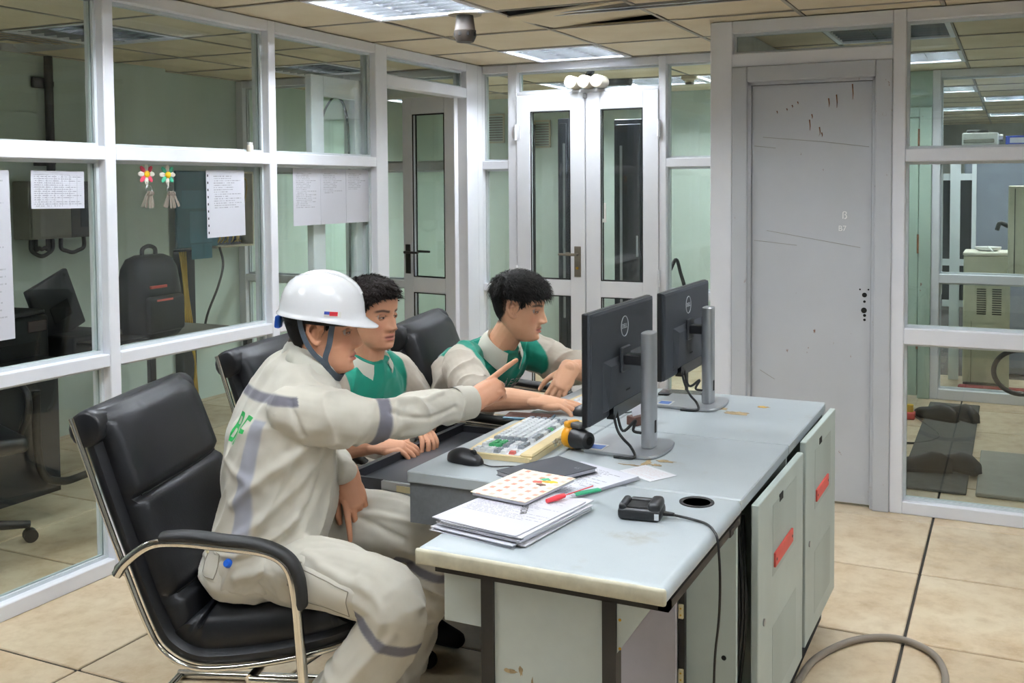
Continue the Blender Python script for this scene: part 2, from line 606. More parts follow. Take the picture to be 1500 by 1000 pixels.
# ------------------------------------------------------------------ setting: ceiling
def build_ceiling():
    ce = struct(MB().box((-8, -3.2, 2.75), (4.2, 15.5, 2.8)).build('ceiling', 'void'), 'beige tiled suspended ceiling')
    for nm, lo, hi in (('ceiling_panel', (-8, -3.2, CEIL + .004), (4.2, 2.24, CEIL + .02)),
                       ('ceiling_panel', (0.91, 2.24, CEIL + .004), (4.2, 15.5, CEIL + .02)),
                       ('ceiling_panel', (-8, 2.24, CEIL + .004), (-5.09, 15.5, CEIL + .02)),
                       ('ceiling_panel', (-5.09, 8.14, CEIL + .004), (-1.2, 15.5, CEIL + .02))):
        MB().box(lo, hi).build(nm, 'ceiling_tile', ce)
    xs = [-2.09 + 0.6 * k for k in range(-5, 6)]
    ys = [5.78 + 0.59 * k for k in range(-6, 16)]
    lights = set()
    tile = MB().rbox((-.291, -.286, 0), (.291, .286, .012), .003, 1).mesh('ceiling_tile', 'ceiling_tile')
    for i in range(len(xs) - 1):
        for j in range(len(ys) - 1):
            cx_, cy_ = (xs[i] + xs[i + 1]) / 2, (ys[j] + ys[j + 1]) / 2
            if cy_ > 8.2 and cx_ < -1.2: continue
            if (i, j) in LIGHT_CELLS: 
                LIGHT_CELLS[(i, j)] = (cx_, cy_); continue
            if (i, j) == OPEN_CELL:
                o = link('ceiling_tile', tile, ce, T(cx_ + .02, cy_ + .05, CEIL + .012, rx=math.radians(3.5), ry=math.radians(-4), rz=math.radians(2)), 'ajar ceiling tile with dark gap')
                continue
            link('ceiling_tile', tile, ce, T(cx_, cy_, CEIL + .004 + random.uniform(-.001, .002), rz=random.uniform(-.003, .003)))
    for x in xs:
        MB().box((x - .008, ys[0], CEIL), (x + .008, 8.15 if x < -1.2 else 14.6, CEIL + .004)).build('ceiling_rail', 'tbar', ce)
    for y in ys:
        MB().box((xs[0] if y < 8.2 else -1.2, y - .008, CEIL), (xs[-1], y + .008, CEIL + .0035)).build('ceiling_rail', 'tbar', ce)
    # the aluminium slot beside the ajar tile
    m = MB()
    m.box((-2.09, 4.13, CEIL - .006), (-0.3, 4.145, CEIL + .02)); m.box((-2.09, 4.19, CEIL - .006), (-0.3, 4.205, CEIL + .02))
    m.box((-2.09, 4.145, CEIL + .012), (-0.3, 4.19, CEIL + .02))
    struct(m.build('trim_1', 'steel'), 'aluminium slot strip across the ceiling')
# ceiling cells (column, row) that hold a light fitting: column 0 starts at x=-5.09, row 0 at y=2.24
LIGHT_CELLS = {(4, 5): None, (4, 2): None, (1, 2): None, (1, 5): None, (7, 5): None, (7, 7): None, (4, 0): None, (7, 2): None, (4, 8): None, (5, 8): None, (3, 8): None,
               (8, 9): None, (7, 11): None, (9, 11): None, (8, 13): None, (7, 15): None, (9, 15): None, (8, 17): None, (9, 19): None}
OPEN_CELL = (5, 3)
build_ceiling()

# ------------------------------------------------------------------ setting: glazed partitions
class Wall:
    """glazed partition; along = axis the wall runs along; p0 front face; depth runs away from the room"""
    def __init__(self, name, along, front, depth, label):
        self.root = struct(empty(name), label)
        self.al = along; self.fr = front; self.dp = depth; self.s = 1 if depth > 0 else -1
        self.n = 0
    def span(self, a, b, z0, z1, d0, d1):
        if self.al == 'y': return (self.fr + d0, a, z0), (self.fr + d1, b, z1)
        return (a, self.fr + d0, z0), (b, self.fr + d1, z1)
    def member(self, name, a, b, z0, z1, d0=0.0, d1=None, mat='white_frame', r=0.003):
        lo, hi = self.span(a, b, z0, z1, d0, self.dp if d1 is None else d1)
        lo2 = tuple(min(lo[i], hi[i]) for i in range(3)); hi2 = tuple(max(lo[i], hi[i]) for i in range(3))
        return MB().rbox(lo2, hi2, r, 1).build(name, mat, self.root)
    def post(self, a, b, z0=0.0, z1=CEIL, **k): return self.member('post', a, b, z0, z1, **k)
    def rail(self, a, b, z0, z1, **k): return self.member('rail', a, b, z0, z1, d0=0.001 * self.s, **k)
    def pane(self, a, b, z0, z1, mat='glass', bead=0.012):
        g = self.s * 0.052
        lo, hi = self.span(a, b, z0, z1, g, g + self.s * 0.005)
        p = MB().box(lo, hi).build('glass_pane', mat, self.root)
        # glazing beads on both faces, all round
        m = MB()
        for d in (g - self.s * 0.014, g + self.s * 0.006):
            for (a0, a1, c0, c1) in ((a, b, z0, z0 + bead), (a, b, z1 - bead, z1), (a, a + bead, z0 + bead, z1 - bead), (b - bead, b, z0 + bead, z1 - bead)):
                lo, hi = self.span(a0, a1, c0, c1, d, d + self.s * 0.012)
                m.box(lo, hi)
        m.build('glazing_bead', 'bead', self.root)
        return p

def leaf(parent, w, h, mat='white_frame', zsplit=0.83, handle=None, stile=0.095, name='door_leaf', hinges=True, gasket=True, hside=1):
    """glazed door leaf in local coords: x 0..w from hinge to lock, z 0..h, thickness in y"""
    t = 0.02
    root = MB()
    root.rbox((0, -t, 0), (stile, t, h), .003, 1).rbox((w - stile, -t, 0), (w, t, h), .003, 1)
    root.rbox((stile - .002, -t, 0), (w - stile + .002, t, .11), .003, 1)
    root.rbox((stile - .002, -t, h - .105), (w - stile + .002, t, h), .003, 1)
    root.rbox((stile - .002, -t, zsplit - .05), (w - stile + .002, t, zsplit + .05), .003, 1)
    o = root.build(name, mat, parent)
    for z0, z1 in ((.11, zsplit - .05), (zsplit + .05, h - .105)):
        MB().box((stile - .004, -.003, z0 - .004), (w - stile + .004, .003, z1 + .004)).build('glass_pane', 'glass', o)
        if gasket:
            g = MB()
            for y in (-.019, .013):
                for a0, a1, c0, c1 in ((stile, w - stile, z0, z0 + .006), (stile, w - stile, z1 - .006, z1), (stile, stile + .006, z0, z1), (w - stile - .006, w - stile, z0, z1)):
                    g.box((a0, y, c0), (a1, y + .006, c1))
            g.build('gasket', 'gasket', o)
    if hinges:
        for z in (.28, zsplit + .03, h - .28):
            g = MB().tube([(-.004, -hside * .026, z), (-.004, -hside * .026, z + .10)], .009, 8)
            g.box((0.0, -hside * .020, z + .01), (.03, -hside * .024, z + .09))
            g.build('hinge', 'white_frame', o)
    if handle:
        g = MB()
        for s in (-1, 1):
            x = w - stile / 2
            g.rbox((x - .022, s * .02, .90), (x + .022, s * .026, 1.09), .002, 1)
            g.tube([(x, s * .024, 1.04), (x, s * .06, 1.04)], .009, 8)
            g.tube([(x, s * .058, 1.04), (x - .06, s * .06, 1.04), (x - .115, s * .056, 1.04)], [.009, .008, .007], 8)
        hd = g.build('door_handle', handle, o, 40)
        MB().tube([(w - stile / 2, -.024, .955), (w - stile / 2, -.034, .955)], .009, 10).build('lock_cylinder', 'brass', hd, 40)
    return o

def build_partitions():
    Z1, Z2 = (.80, .848), (1.585, 1.638)
    # left partition
    w = Wall('wall_left', 'y', XL, -0.10, 'white glazed partition along the left side')
    w.post(-2.6, -2.55); 
    posts = [(-2.6, -2.55), (-.95, -.90), (0.0, .05), (.93, .98), (1.865, 1.915), (2.80, 2.85), (3.735, 3.785), (4.60, 4.71)]
    for a, b in posts[1:]: w.post(a, b)
    for (a0, a1), (b0, b1) in zip(posts[:-1], posts[1:]):
        w.rail(a1, b0, 0, .056); w.rail(a1, b0, *Z1); w.rail(a1, b0, *Z2)
        w.rail(a1, b0, CEIL - .05, CEIL)
        w.pane(a1, b0, .056, Z1[0]); w.pane(a1, b0, Z1[1], Z2[0]); w.pane(a1, b0, Z2[1], CEIL - .05)
    w.post(5.60, 5.74)
    w.rail(4.71, 5.60, 2.03, 2.09); w.rail(4.71, 5.60, CEIL - .05, CEIL); w.pane(4.71, 5.60, 2.09, CEIL - .05)
    w.post(5.74, 5.80)
    # back partition, running on into the left room
    w = Wall('wall_back', 'x', YB, 0.08, 'white glazed partition with double door at the back')
    posts = [(-5.15, -5.09), (-4.20, -4.14), (-3.30, -3.12), (-2.935, -2.872), (-1.93, -1.885), (-1.60, -1.32)]
    for a, b in posts: w.post(a, b)
    for k, ((a0, a1), (b0, b1)) in enumerate(zip(posts[:-1], posts[1:])):
        w.rail(a1, b0, CEIL - .048, CEIL)
        if k == 3:
            w.rail(a1, b0, 2.048, 2.068); w.pane(a1, b0, 2.068, CEIL - .048); continue
        w.rail(a1, b0, 0, .056); w.rail(a1, b0, *Z1); w.rail(a1, b0, *Z2)
        w.pane(a1, b0, .056, Z1[0]); w.pane(a1, b0, Z1[1], Z2[0]); w.pane(a1, b0, Z2[1], CEIL - .048)
    # right partition with the grey door
    w = Wall('wall_right', 'x', YR, 0.09, 'white glazed partition beside the grey door')
    w.post(-1.323, -1.218)
    w.post(-.496, -.441); w.post(.62, .675); w.post(1.7, 1.755); w.post(2.75, 2.8)
    w.rail(-1.218, -.496, 2.19, CEIL); w.rail(-1.218, -.496, 2.03, 2.092)
    w.pane(-1.218, -.496, 2.092, 2.19)
    Y1, Y2 = (.765, .835), (1.575, 1.632)
    for a1, b0 in ((-.441, .62), (.675, 1.7), (1.755, 2.75)):
        w.rail(a1, b0, CEIL - .052, CEIL); w.rail(a1, b0, 0, .056); w.rail(a1, b0, *Y1); w.rail(a1, b0, *Y2)
        w.pane(a1, b0, .056, Y1[0]); w.pane(a1, b0, Y1[1], Y2[0]); w.pane(a1, b0, Y2[1], CEIL - .052)
    # return wall joining the two
    r = struct(MB().box((-1.323, YR + .09, 0), (-1.24, YB + .08, CEIL)).build('wall_return', 'white_wall'))
    # outer walls
    struct(MB().box((-5.25, -3.2, 0), (-5.15, 8.2, CEIL + .5)).build('wall_far_left', 'green_wall'), 'pale green wall of the room behind the left glazing')
    struct(MB().box((-5.15, 4.55, 0), (-5.02, 5.0, CEIL + .2)).build('trim_2', 'green_wall'), 'shallow pale green pier')
    struct(MB().box((-5.25, 8.1, 0), (-1.2, 8.2, CEIL + .5)).build('wall_corridor', 'green_wall'), 'pale green corridor wall')
    struct(MB().box((-1.24, 5.88, 0), (-1.16, 8.2, CEIL + .2)).build('wall_corridor_end', 'green_wall'))
    struct(MB().box((-8, -3.2, 0), (4.2, -3.1, CEIL + .5)).build('wall_rear', 'white_wall'))
    struct(MB().box((2.75, -3.2, 0), (2.85, 15.5, CEIL + .5)).build('wall_far_right', 'white_wall'))
    struct(MB().box((-1.2, 14.5, 0), (4.2, 14.6, CEIL + .5)).build('wall_far_end', 'white_wall'))
    struct(MB().box((-1.24, 8.2, 0), (-1.16, 14.6, CEIL + .2)).build('wall_far_side', 'white_wall'))
build_partitions()

def build_doors():
    # double door in the back partition
    d = struct(empty('door_1', (-2.872, YB + .012, .012)), 'white double door with long glass panels')
    l1 = leaf(d, .468, 2.035, zsplit=.83, handle='door_hardware', stile=.098)
    d2 = struct(empty('door_2', (-1.93, YB + .012, .012), PI), 'white double door leaf with a small white catch')
    l2 = leaf(d2, .468, 2.035, zsplit=.83, stile=.098, hside=-1)
    MB().rbox((-.012 + .468, .02, 2.0), (.012 + .468, .034, 2.03), .002, 1).build('bolt', 'steel', l2)
    g = MB().rbox((.335, .012, 1.24), (.35, .02, 1.36), .002, 1).rbox((.350, .012, 1.24), (.36, .02, 1.262), .002, 1)
    g.build('catch_plate', 'white_plastic', l2)
    # pair of leaves of the left doorway: one folded back flat behind the glazing, one standing open
    d3 = struct(empty('door_3', (-3.235, 4.64, .012), -PI / 2), 'white glazed door leaf folded back against the partition')
    l3 = leaf(d3, .47, 2.035, zsplit=.83, stile=.1, gasket=False)
    c = spline([(.12, -.012, .98), (.11, -.014, 1.6), (.13, -.016, 1.86), (.20, -.02, 1.94), (.28, -.018, 1.90), (.345, -.014, 1.80), (.36, -.012, 1.60)], 6)
    MB().tube(c, .006, 6).build('loose_gasket', 'gasket', l3, 60)
    d4 = struct(empty('door_4', (-3.19, 5.585, .012), math.radians(170)), 'white glazed door leaf standing open into the left room')
    leaf(d4, .44, 2.035, zsplit=.83, handle='door_hardware_dark', stile=.085)
    # grey steel door with frame
    d5 = struct(empty('door_5', (-1.218, YR, 0)), 'grey painted steel door with rust spots and no handle')
    W, F, HH = .722, .073, 2.03
    for lo, hi in (((0, -.012, 0), (F, .09, HH)), ((W - F, -.012, 0), (W, .09, HH)), ((F, -.012, HH - F), (W - F, .09, HH))):
        MB().rbox(lo, hi, .006, 2).build('door_frame', 'grey_door', d5)
    for lo, hi in (((F, .012, 0), (F + .014, .09, HH - F)), ((W - F - .014, .012, 0), (W - F, .09, HH - F)), ((F, .012, HH - F - .014), (W - F, .09, HH - F))):
        MB().box(lo, hi).build('door_stop', 'grey_door', d5)
    lf = MB().rbox((F + .016, .03, .012), (W - F - .016, .07, HH - F - .016), .002, 1).build('door_leaf', 'grey_door', d5)
    for (x, z, r) in ((.605, .975, .011), (.605, .945, .006), (.603, .905, .013), (.606, .882, .007), (.585, 1.0, .004), (.622, 1.0, .004), (.606, .862, .006)):
        MB().tube([(x, .029, z), (x, .0295, z)], r, 12).build('lock_hole', 'dark_gap', lf)
    for pts in (((.14, 1.70), (.42, 1.672), (.62, 1.645)), ((.16, 1.262), (.36, 1.228), (.585, 1.19)), ((.1, 1.215), (.3, 1.195)), ((.1, 1.66), (.2, 1.648)), ((.13, .60), (.2, .56))):
        MB().tube([(x, .0296, z) for x, z in pts], .0012, 4).build('scratch', 'scratch', lf)
    for (x, z, l) in ((.355, 1.775, .05), (.40, 1.74, .035), (.475, 1.885, .06), (.44, 1.87, .04), (.545, 1.93, .07), (.365, 1.80, .02), (.41, 1.715, .02), (.205, 1.82, .012), (.275, 1.845, .012), (.25, 1.83, .01), (.30, 1.86, .012)):
        MB().tube([(x, .0297, z), (x + .003, .0297, z - l * .6), (x + .002, .0297, z - l)], [.0028, .002, .0008], 6).build('rust_run', 'rust', lf)
    for txt, x, z, s in (('ß', .515, 1.335, .05), ('B7', .505, 1.275, .035)):
        link('chalk_mark', text_mesh(txt, s, 'chalk', .0003), lf, T(x, .0296, z, rx=PI / 2))
build_doors()

# ------------------------------------------------------------------ ceiling fittings
def make_troffer():
    t = thing('ceiling_light', 'x', 'ceiling light', group='recessed ceiling lights')
    z = 0.0
    m = MB()
    for lo, hi in (((-.298, -.293, -.004), (.298, -.270, .01)), ((-.298, .270, -.004), (.298, .293, .01)), ((-.298, -.27, -.004), (-.275, .27, .01)), ((.275, -.27, -.004), (.298, .27, .01))):
        m.box(lo, hi)
    m.build('frame', 'white_frame', t)
    m = MB(); m.box((-.276, -.271, .085), (.276, .271, .09))
    for s in (-1, 1):
        m.box((s * .276, -.271, .0), (s * .272, .271, .09)); m.box((-.276, s * .271, .0), (.276, s * .267, .09))
    m.build('reflector_pan', 'pan', t)
    tb = MB().tube([(0, -.255, .05), (0, .255, .05)], .013, 8).mesh('fluorescent_tube', 'tube_light', 60)
    for x in (-.18, 0, .18): link('fluorescent_tube', tb, t, T(x, 0, 0))
    lb = MB().box((-.0015, -.268, .004), (.0015, .268, .034)).mesh('louvre_blade', 'louvre')
    for x in (-.09, .09): link('louvre_blade', lb, t, T(x, 0, 0))
    cb = MB().add([(-.27, -.006, .034), (.27, -.006, .034), (.27, 0, .002), (-.27, 0, .002), (-.27, .006, .034), (.27, .006, .034)],
                  [(0, 1, 2, 3), (3, 2, 5, 4), (0, 4, 5, 1)]).mesh('louvre_blade', 'louvre')
    for k in range(7): link('louvre_blade', cb, t, T(0, -.225 + .075 * k, 0))
    return t
UNLIT = {(1, 2), (1, 5), (7, 5)}
LIGHT_LABELS = {(4, 5): 'recessed louvred ceiling light close to the double door', (4, 2): 'recessed louvred ceiling light at top edge, beside the brown detector',
    (1, 2): 'louvred ceiling light in the left room above the keys', (1, 5): 'louvred ceiling light at the far end of the left room',
    (7, 5): 'ceiling light seen through the glass above the grey door', (7, 7): 'second ceiling light beyond the glass right of the grey door',
    (4, 8): 'bright corridor ceiling light behind the double door',
    (5, 8): 'corridor ceiling light added right of the double door to brighten the corridor', (3, 8): 'corridor ceiling light added left of the brightest one behind the double door'}  # this pair is added beside the bright fitting to lift the corridor
def build_lights():
    proto = make_troffer(); first = True
    off = MB().tube([(0, -.255, .05), (0, .255, .05)], .013, 8).mesh('fluorescent_tube', 'tube_off', 60)
    spots = [(k, v[0], v[1], LIGHT_LABELS.get(k)) for k, v in LIGHT_CELLS.items()]
    for n, (x, y) in enumerate(((-.9, 1.6), (-2.39, 1.0), (.9, 3.4), (.9, 1.6), (-.9, -.4), (.9, -.4), (-.9, -1.8), (.9, -1.8), (-4.19, 1.6), (-4.2, 7.0))):  # unseen fittings added out of frame to brighten the rooms
        spots.append((None, x, y, None))
    for k, x, y, lab in spots:
        o = proto if first else copy_tree(proto)
        first = False
        o.location = (x, y, CEIL + .001 if k is not None else CEIL - .0005)
        if k is None: o.location.z = CEIL - .09
        if k in UNLIT:
            for ch in o.children:
                if ch.name.startswith('fluorescent'): ch.data = off
        o['label'] = lab or ('louvred light in the far room ceiling beyond the right glazing' if k and k[1] > 6 else 'unseen louvred ceiling light, added out of frame to brighten the rooms')
build_lights()

def build_ceiling_items():
    t = thing('smoke_detector', 'brown cylindrical detector hanging from the ceiling', 'detector', (-2.235, 4.0, 0))
    MB().lathe([(.075, CEIL), (.075, CEIL - .006), (.05, CEIL - .008)], 20).build('base_plate', 'tile_speaker', t, 40)
    m = MB().lathe([(.038, CEIL - .006), (.042, CEIL - .04), (.046, CEIL - .07), (.050, CEIL - .075), (.048, CEIL - .105), (.038, CEIL - .125), (.0, CEIL - .125)], 20)
    b = m.build('body', 'detector_brown', t, 40)
    for k in range(8):
        a = k * PI / 4
        MB().rbox((.044, -.008, CEIL - .102), (.0505, .008, CEIL - .082), .003, 1, Matrix.Rotation(a, 4, 'Z')).build('vent_slot', 'dark_gap', b)
    t = thing('air_diffuser', 'square slatted air diffuser in the left room ceiling', 'diffuser', (-4.79, 3.70, CEIL - .004))
    for k in range(4):
        s = .285 - k * .065
        m = MB()
        for a in range(4):
            m.add([(-s, -s, -.002), (s, -s, -.002), (s - .05, -s + .05, .02), (-s + .05, -s + .05, .02)], [(0, 1, 2, 3), (3, 2, 1, 0)], Matrix.Rotation(a * PI / 2, 4, 'Z'))
        m.build('vane', 'pan', t)
    t = thing('smoke_detector', 'round beige smoke detector at the top left, left room', 'detector', (-4.05, 2.98, 0))
    MB().lathe([(.07, CEIL), (.07, CEIL - .02), (.055, CEIL - .03), (.045, CEIL - .05), (0, CEIL - .052)], 20).build('body', 'tile_speaker', t, 40)
    MB().lathe([(.0555, CEIL - .0295), (.0575, CEIL - .036), (.052, CEIL - .042)], 20).build('vent_ring', 'dark_gap', t, 40)
    t = thing('smoke_detector', 'pale smoke detector on the corridor ceiling, seen right of the double door', 'detector', (-2.1, 7.0, 0))
    MB().lathe([(.06, CEIL), (.06, CEIL - .02), (.035, CEIL - .03), (.03, CEIL - .06), (0, CEIL - .062)], 16).build('body', 'tile_speaker', t, 40)
    MB().lathe([(.0305, CEIL - .035), (.034, CEIL - .05), (.03, CEIL - .058)], 16).build('sensor_ring', 'dark_box', t, 40)
build_ceiling_items()
# ------------------------------------------------------------------ desks
def bullnose_top(x0, x1, y0, y1, z0, z1, r=0.017):
    """slab whose near, left and right edges are rounded over"""
    return MB().rbox((x0, y0, z0), (x1, y1, z1), r, 4)

def build_desks():
    d = thing('console_desk', 'long pale grey operator desk carrying two monitors', 'desk')
    X0, XS, X1, Y0, YM, Y1 = -1.41, -1.113, -0.565, 2.195, 2.842, 3.455
    for a, b in ((Y0, YM - .001), (YM + .001, Y1)):
        MB().rbox((X0, a, .720), (XS - .001, b, .75), .003, 1).build('front_board', 'desk_top', d)
        MB().rbox((XS + .001, a if a > 2.5 else 2.302, .720), (X1, b, .7495), .003, 1).build('rear_board', 'desk_top', d)
    # aprons
    MB().box((X0 + .006, Y0 + .006, .615), (-1.10, Y0 + .026, .72)).build('apron', 'apron', d)
    MB().box((X0 + .02, Y0 + .026, .64), (X0 + .035, Y1 - .02, .72)).build('apron', 'apron', d)
    MB().tube([(-1.215, Y0 + .007, .655), (-1.215, Y0 + .002, .655)], .005, 10).build('screw', 'steel', d)
    # pulled-out tray
    tr = MB()
    tr.box((-1.69, 2.34, .640), (-1.35, 2.98, .650))
    tr.box((-1.702, 2.33, .630), (-1.684, 2.99, .675))
    tr.box((-1.702, 2.335, .635), (-1.35, 2.345, .670)); tr.box((-1.702, 2.975, .635), (-1.35, 2.985, .670))
    tr = tr.build('keyboard_tray', 'tray', d)
    MB().rbox((-1.575, 2.322, .637), (-1.415, 2.334, .670), .001, 1).build('slide_rail', 'steel', tr)
    MB().rbox((-1.525, 2.3205, .645), (-1.445, 2.323, .663), .001, 1).build('slide_label', 'socket_beige', tr)
    MB().tube([(-1.655, 2.331, .653), (-1.655, 2.334, .653)], .006, 10).build('screw', 'steel', tr)
    # cabinets under the rear half
    for y in (2.285, YM, 3.435):
        MB().box((-.78, y - .008, .02), (-.572, y + .008, .72)).build('side_panel', 'desk_door', d)
    MB().box((-.80, 2.285, .02), (-.785, 3.435, .72)).build('back_panel', 'dark_gap', d)
    MB().box((-.785, 2.285, .02), (-.572, 3.435, .04)).build('cabinet_floor', 'dark_gap', d)
    MB().box((-1.40, 3.42, .02), (-.80, 3.44, .72)).build('side_panel', 'desk_panel', d)
    MB().box((-.705, 2.262, .02), (-.690, 2.277, .72)).build('post', 'black_frame', d)
    for z in (.155, .325, .48):
        c = MB().rbox((-.704, 2.256, z - .017), (-.692, 2.262, z + .017), .001, 1).build('connector', 'socket_beige', d)
        for dz in (-.008, .008):
            MB().tube([(-.698, 2.2562, z + dz), (-.698, 2.2555, z + dz)], .0025, 8).build('connector_hole', 'brass', c)
    MB().tube([(-.60, 2.2768, .38), (-.60, 2.2765, .38)], .006, 12).build('cable_hole', 'dark_gap', d)
    # hanging cables in the dark gap
    for k in range(5):
        x = -.62 + .008 * k
        MB().tube(spline([(x, 2.33 + .02 * k, .68), (x + .02, 2.36, .45), (x - .01, 2.34 + .015 * k, .2), (x, 2.4, .05)], 5), .004, 6).build('loose_cable', 'cable_black', d, 60)
    # two perforated doors standing a little proud
    for (ya, yb, zt, x, tilt) in ((2.36, 2.885, .722, -.545, .012), (2.95, 3.44, .735, -.543, .012)):
        M = T(x, ya, 0, rz=-tilt)
        w = yb - ya
        dr = MB().rbox((-.012, 0, .13), (.006, w, zt), .002, 1, M).build('cabinet_door', 'desk_door', d)
        for (z0, z1) in ((.50, .68), (.18, .37)):
            MB().box((.0062, w * .28, z0), (.0068, w * .82, z1), M).build('perforated_panel', PERF, dr)
        hz = .52
        h = MB().rbox((.006, w * .30, hz), (.012, w * .70, hz + .036), .001, 1, M).build('handle', 'red_handle', dr)
        for yy in (w * .325, w * .675):
            MB().tube([tuple(M @ Vector((.0121, yy, hz + .018))), tuple(M @ Vector((.0128, yy, hz + .018)))], .004, 8).build('rivet', 'dark_box', dr)
        MB().rbox((.004, w * .42, zt - .055), (.0075, w * .50, zt - .035), .001, 1, M).build('latch_slot', 'dark_gap', dr)
        MB().tube([tuple(M @ Vector((.006, .055, .42))), tuple(M @ Vector((.009, .055, .42)))], .009, 14).build('lock', 'steel', dr)
    # marks on the top
    for (x, y, a, b, m) in ((-.83, 2.545, .035, .012, 'stain'), (-.80, 3.18, .06, .028, 'stain'), (-.74, 3.30, .022, .014, 'stain_yellow'), (-.86, 3.22, .03, .02, 'stain'),
                            (-.87, 2.505, .012, .04, 'stain'), (-.84, 2.50, .02, .01, 'stain'), (-.90, 2.475, .05, .006, 'stain')):
        pts = []
        for k in range(22):
            t = 2 * PI * k / 22; q = random.uniform(.5, 1.1)
            pts.append((x + a * q * math.cos(t), y + b * q * math.sin(t)))
        MB().prism(pts, .7498, .7503).build('stain', m, d)
    # side desk
    s = thing('side_desk', 'worn grey side desk with black frame nearest the camera', 'desk')
    top = MB().rbox((-1.095, 1.728, .715), (-.561, 2.30, .7515), .0175, 4).build('top', ['desk_top'], s, 50)
    for lo, hi in (((-1.0945, 1.7272, .7155), (-.5615, 1.745, .7500)),):
        MB().rbox((-1.0935, 1.7265, .716), (-.5625, 1.7385, .7485), .0055, 2).build('edge_band', 'desk_edge', s, 50)
    MB().box((-1.06, 1.752, .698), (-.565, 1.772, .715)).build('frame_rail', 'black_frame', s)
    MB().box((-.585, 1.752, .698), (-.565, 2.29, .715)).build('frame_rail', 'black_frame', s)
    MB().box((-1.06, 1.772, .698), (-1.04, 2.19, .715)).build('frame_rail', 'black_frame', s)
    MB().box((-.955, 1.752, 0), (-.927, 1.78, .70)).build('leg', 'black_frame', s)
    MB().box((-.696, 1.752, 0), (-.668, 1.78, .70)).build('leg', 'black_frame', s)
    pn = MB().box((-.927, 1.758, .05), (-.696, 1.774, .698)).build('end_panel', 'desk_panel', s)
    for (x, z, a, b) in ((-.895, .522, .018, .005), (-.87, .527, .005, .012), (-.845, .50, .004, .02)):
        pts = [(x + a * random.uniform(.5, 1.1) * math.cos(2 * PI * k / 14), b * random.uniform(.5, 1.1) * math.sin(2 * PI * k / 14)) for k in range(14)]
        MB().prism(pts, 0, .0005, T(0, 1.7578, z, rx=PI / 2)).build('chip', 'stain', pn)
    for a, b in (((-.83, .500), (-.745, .489)), ((-.835, .507), (-.825, .499)), ((-.872, .50), (-.865, .485))):
        MB().tube([(a[0], 1.7577, a[1]), (b[0], 1.7577, b[1])], .0012, 5).build('scratch', 'apron', pn)
    MB().box((-1.058, 1.785, .585), (-.955, 1.80, .698)).build('end_panel', 'desk_panel', s)
    MB().add([(-.668, 1.758, .698), (-.600, 1.758, .698), (-.668, 1.758, .60), (-.668, 1.774, .698), (-.600, 1.774, .698), (-.668, 1.774, .60)],
             [(0, 2, 1), (3, 4, 5), (0, 1, 4, 3), (1, 2, 5, 4), (2, 0, 3, 5)]).build('gusset', 'desk_panel', s)
    for z in (.665, .61):
        MB().tube([(-.662, 1.7578, z), (-.662, 1.757, z)], .003, 8).build('screw', 'brass', s)
    MB().box((-.93, 2.24, .05), (-.706, 2.255, .698)).build('end_panel', 'desk_panel_mauve', s)
    for x, y in ((-.93, 2.24),):
        MB().box((x, y, 0), (x + .024, y + .014, .70)).build('leg', 'black_frame', s)
    MB().rbox((-.575, 2.19, .695), (-.562, 2.22, .713), .002, 1).build('clip', 'black_frame', s)
    g = MB().lathe([(.040, .7516), (.040, .7540), (.034, .7545), (.032, .7525), (.0, .7522)], 28, T(-.653, 2.235, 0)).build('cable_grommet', 'black_frame', s, 40)
    MB().lathe([(.031, .7526), (.0, .7526)], 24, T(-.653, 2.235, 0)).build('grommet_hole', 'dark_gap', g)

def perf_mat():
    t = NT('perforated')
    v = t.coord('Object', (250, 250, 250))
    w = t.n('ShaderNodeTexVoronoi'); w.inputs['Randomness'].default_value = 0.0; w.inputs['Scale'].default_value = 1.0
    t.l(v, w.inputs['Vector'])
    t.color(t.mix(t.ramp(w.outputs[0], [(0.25, (0.6, 0.6, 0.6)), (0.35, (0, 0, 0))]), srgb('#aeb9b4'), srgb('#6c746f')))
    t.b.inputs['Roughness'].default_value = 0.5
    return t.m
PERF = perf_mat()
build_desks()

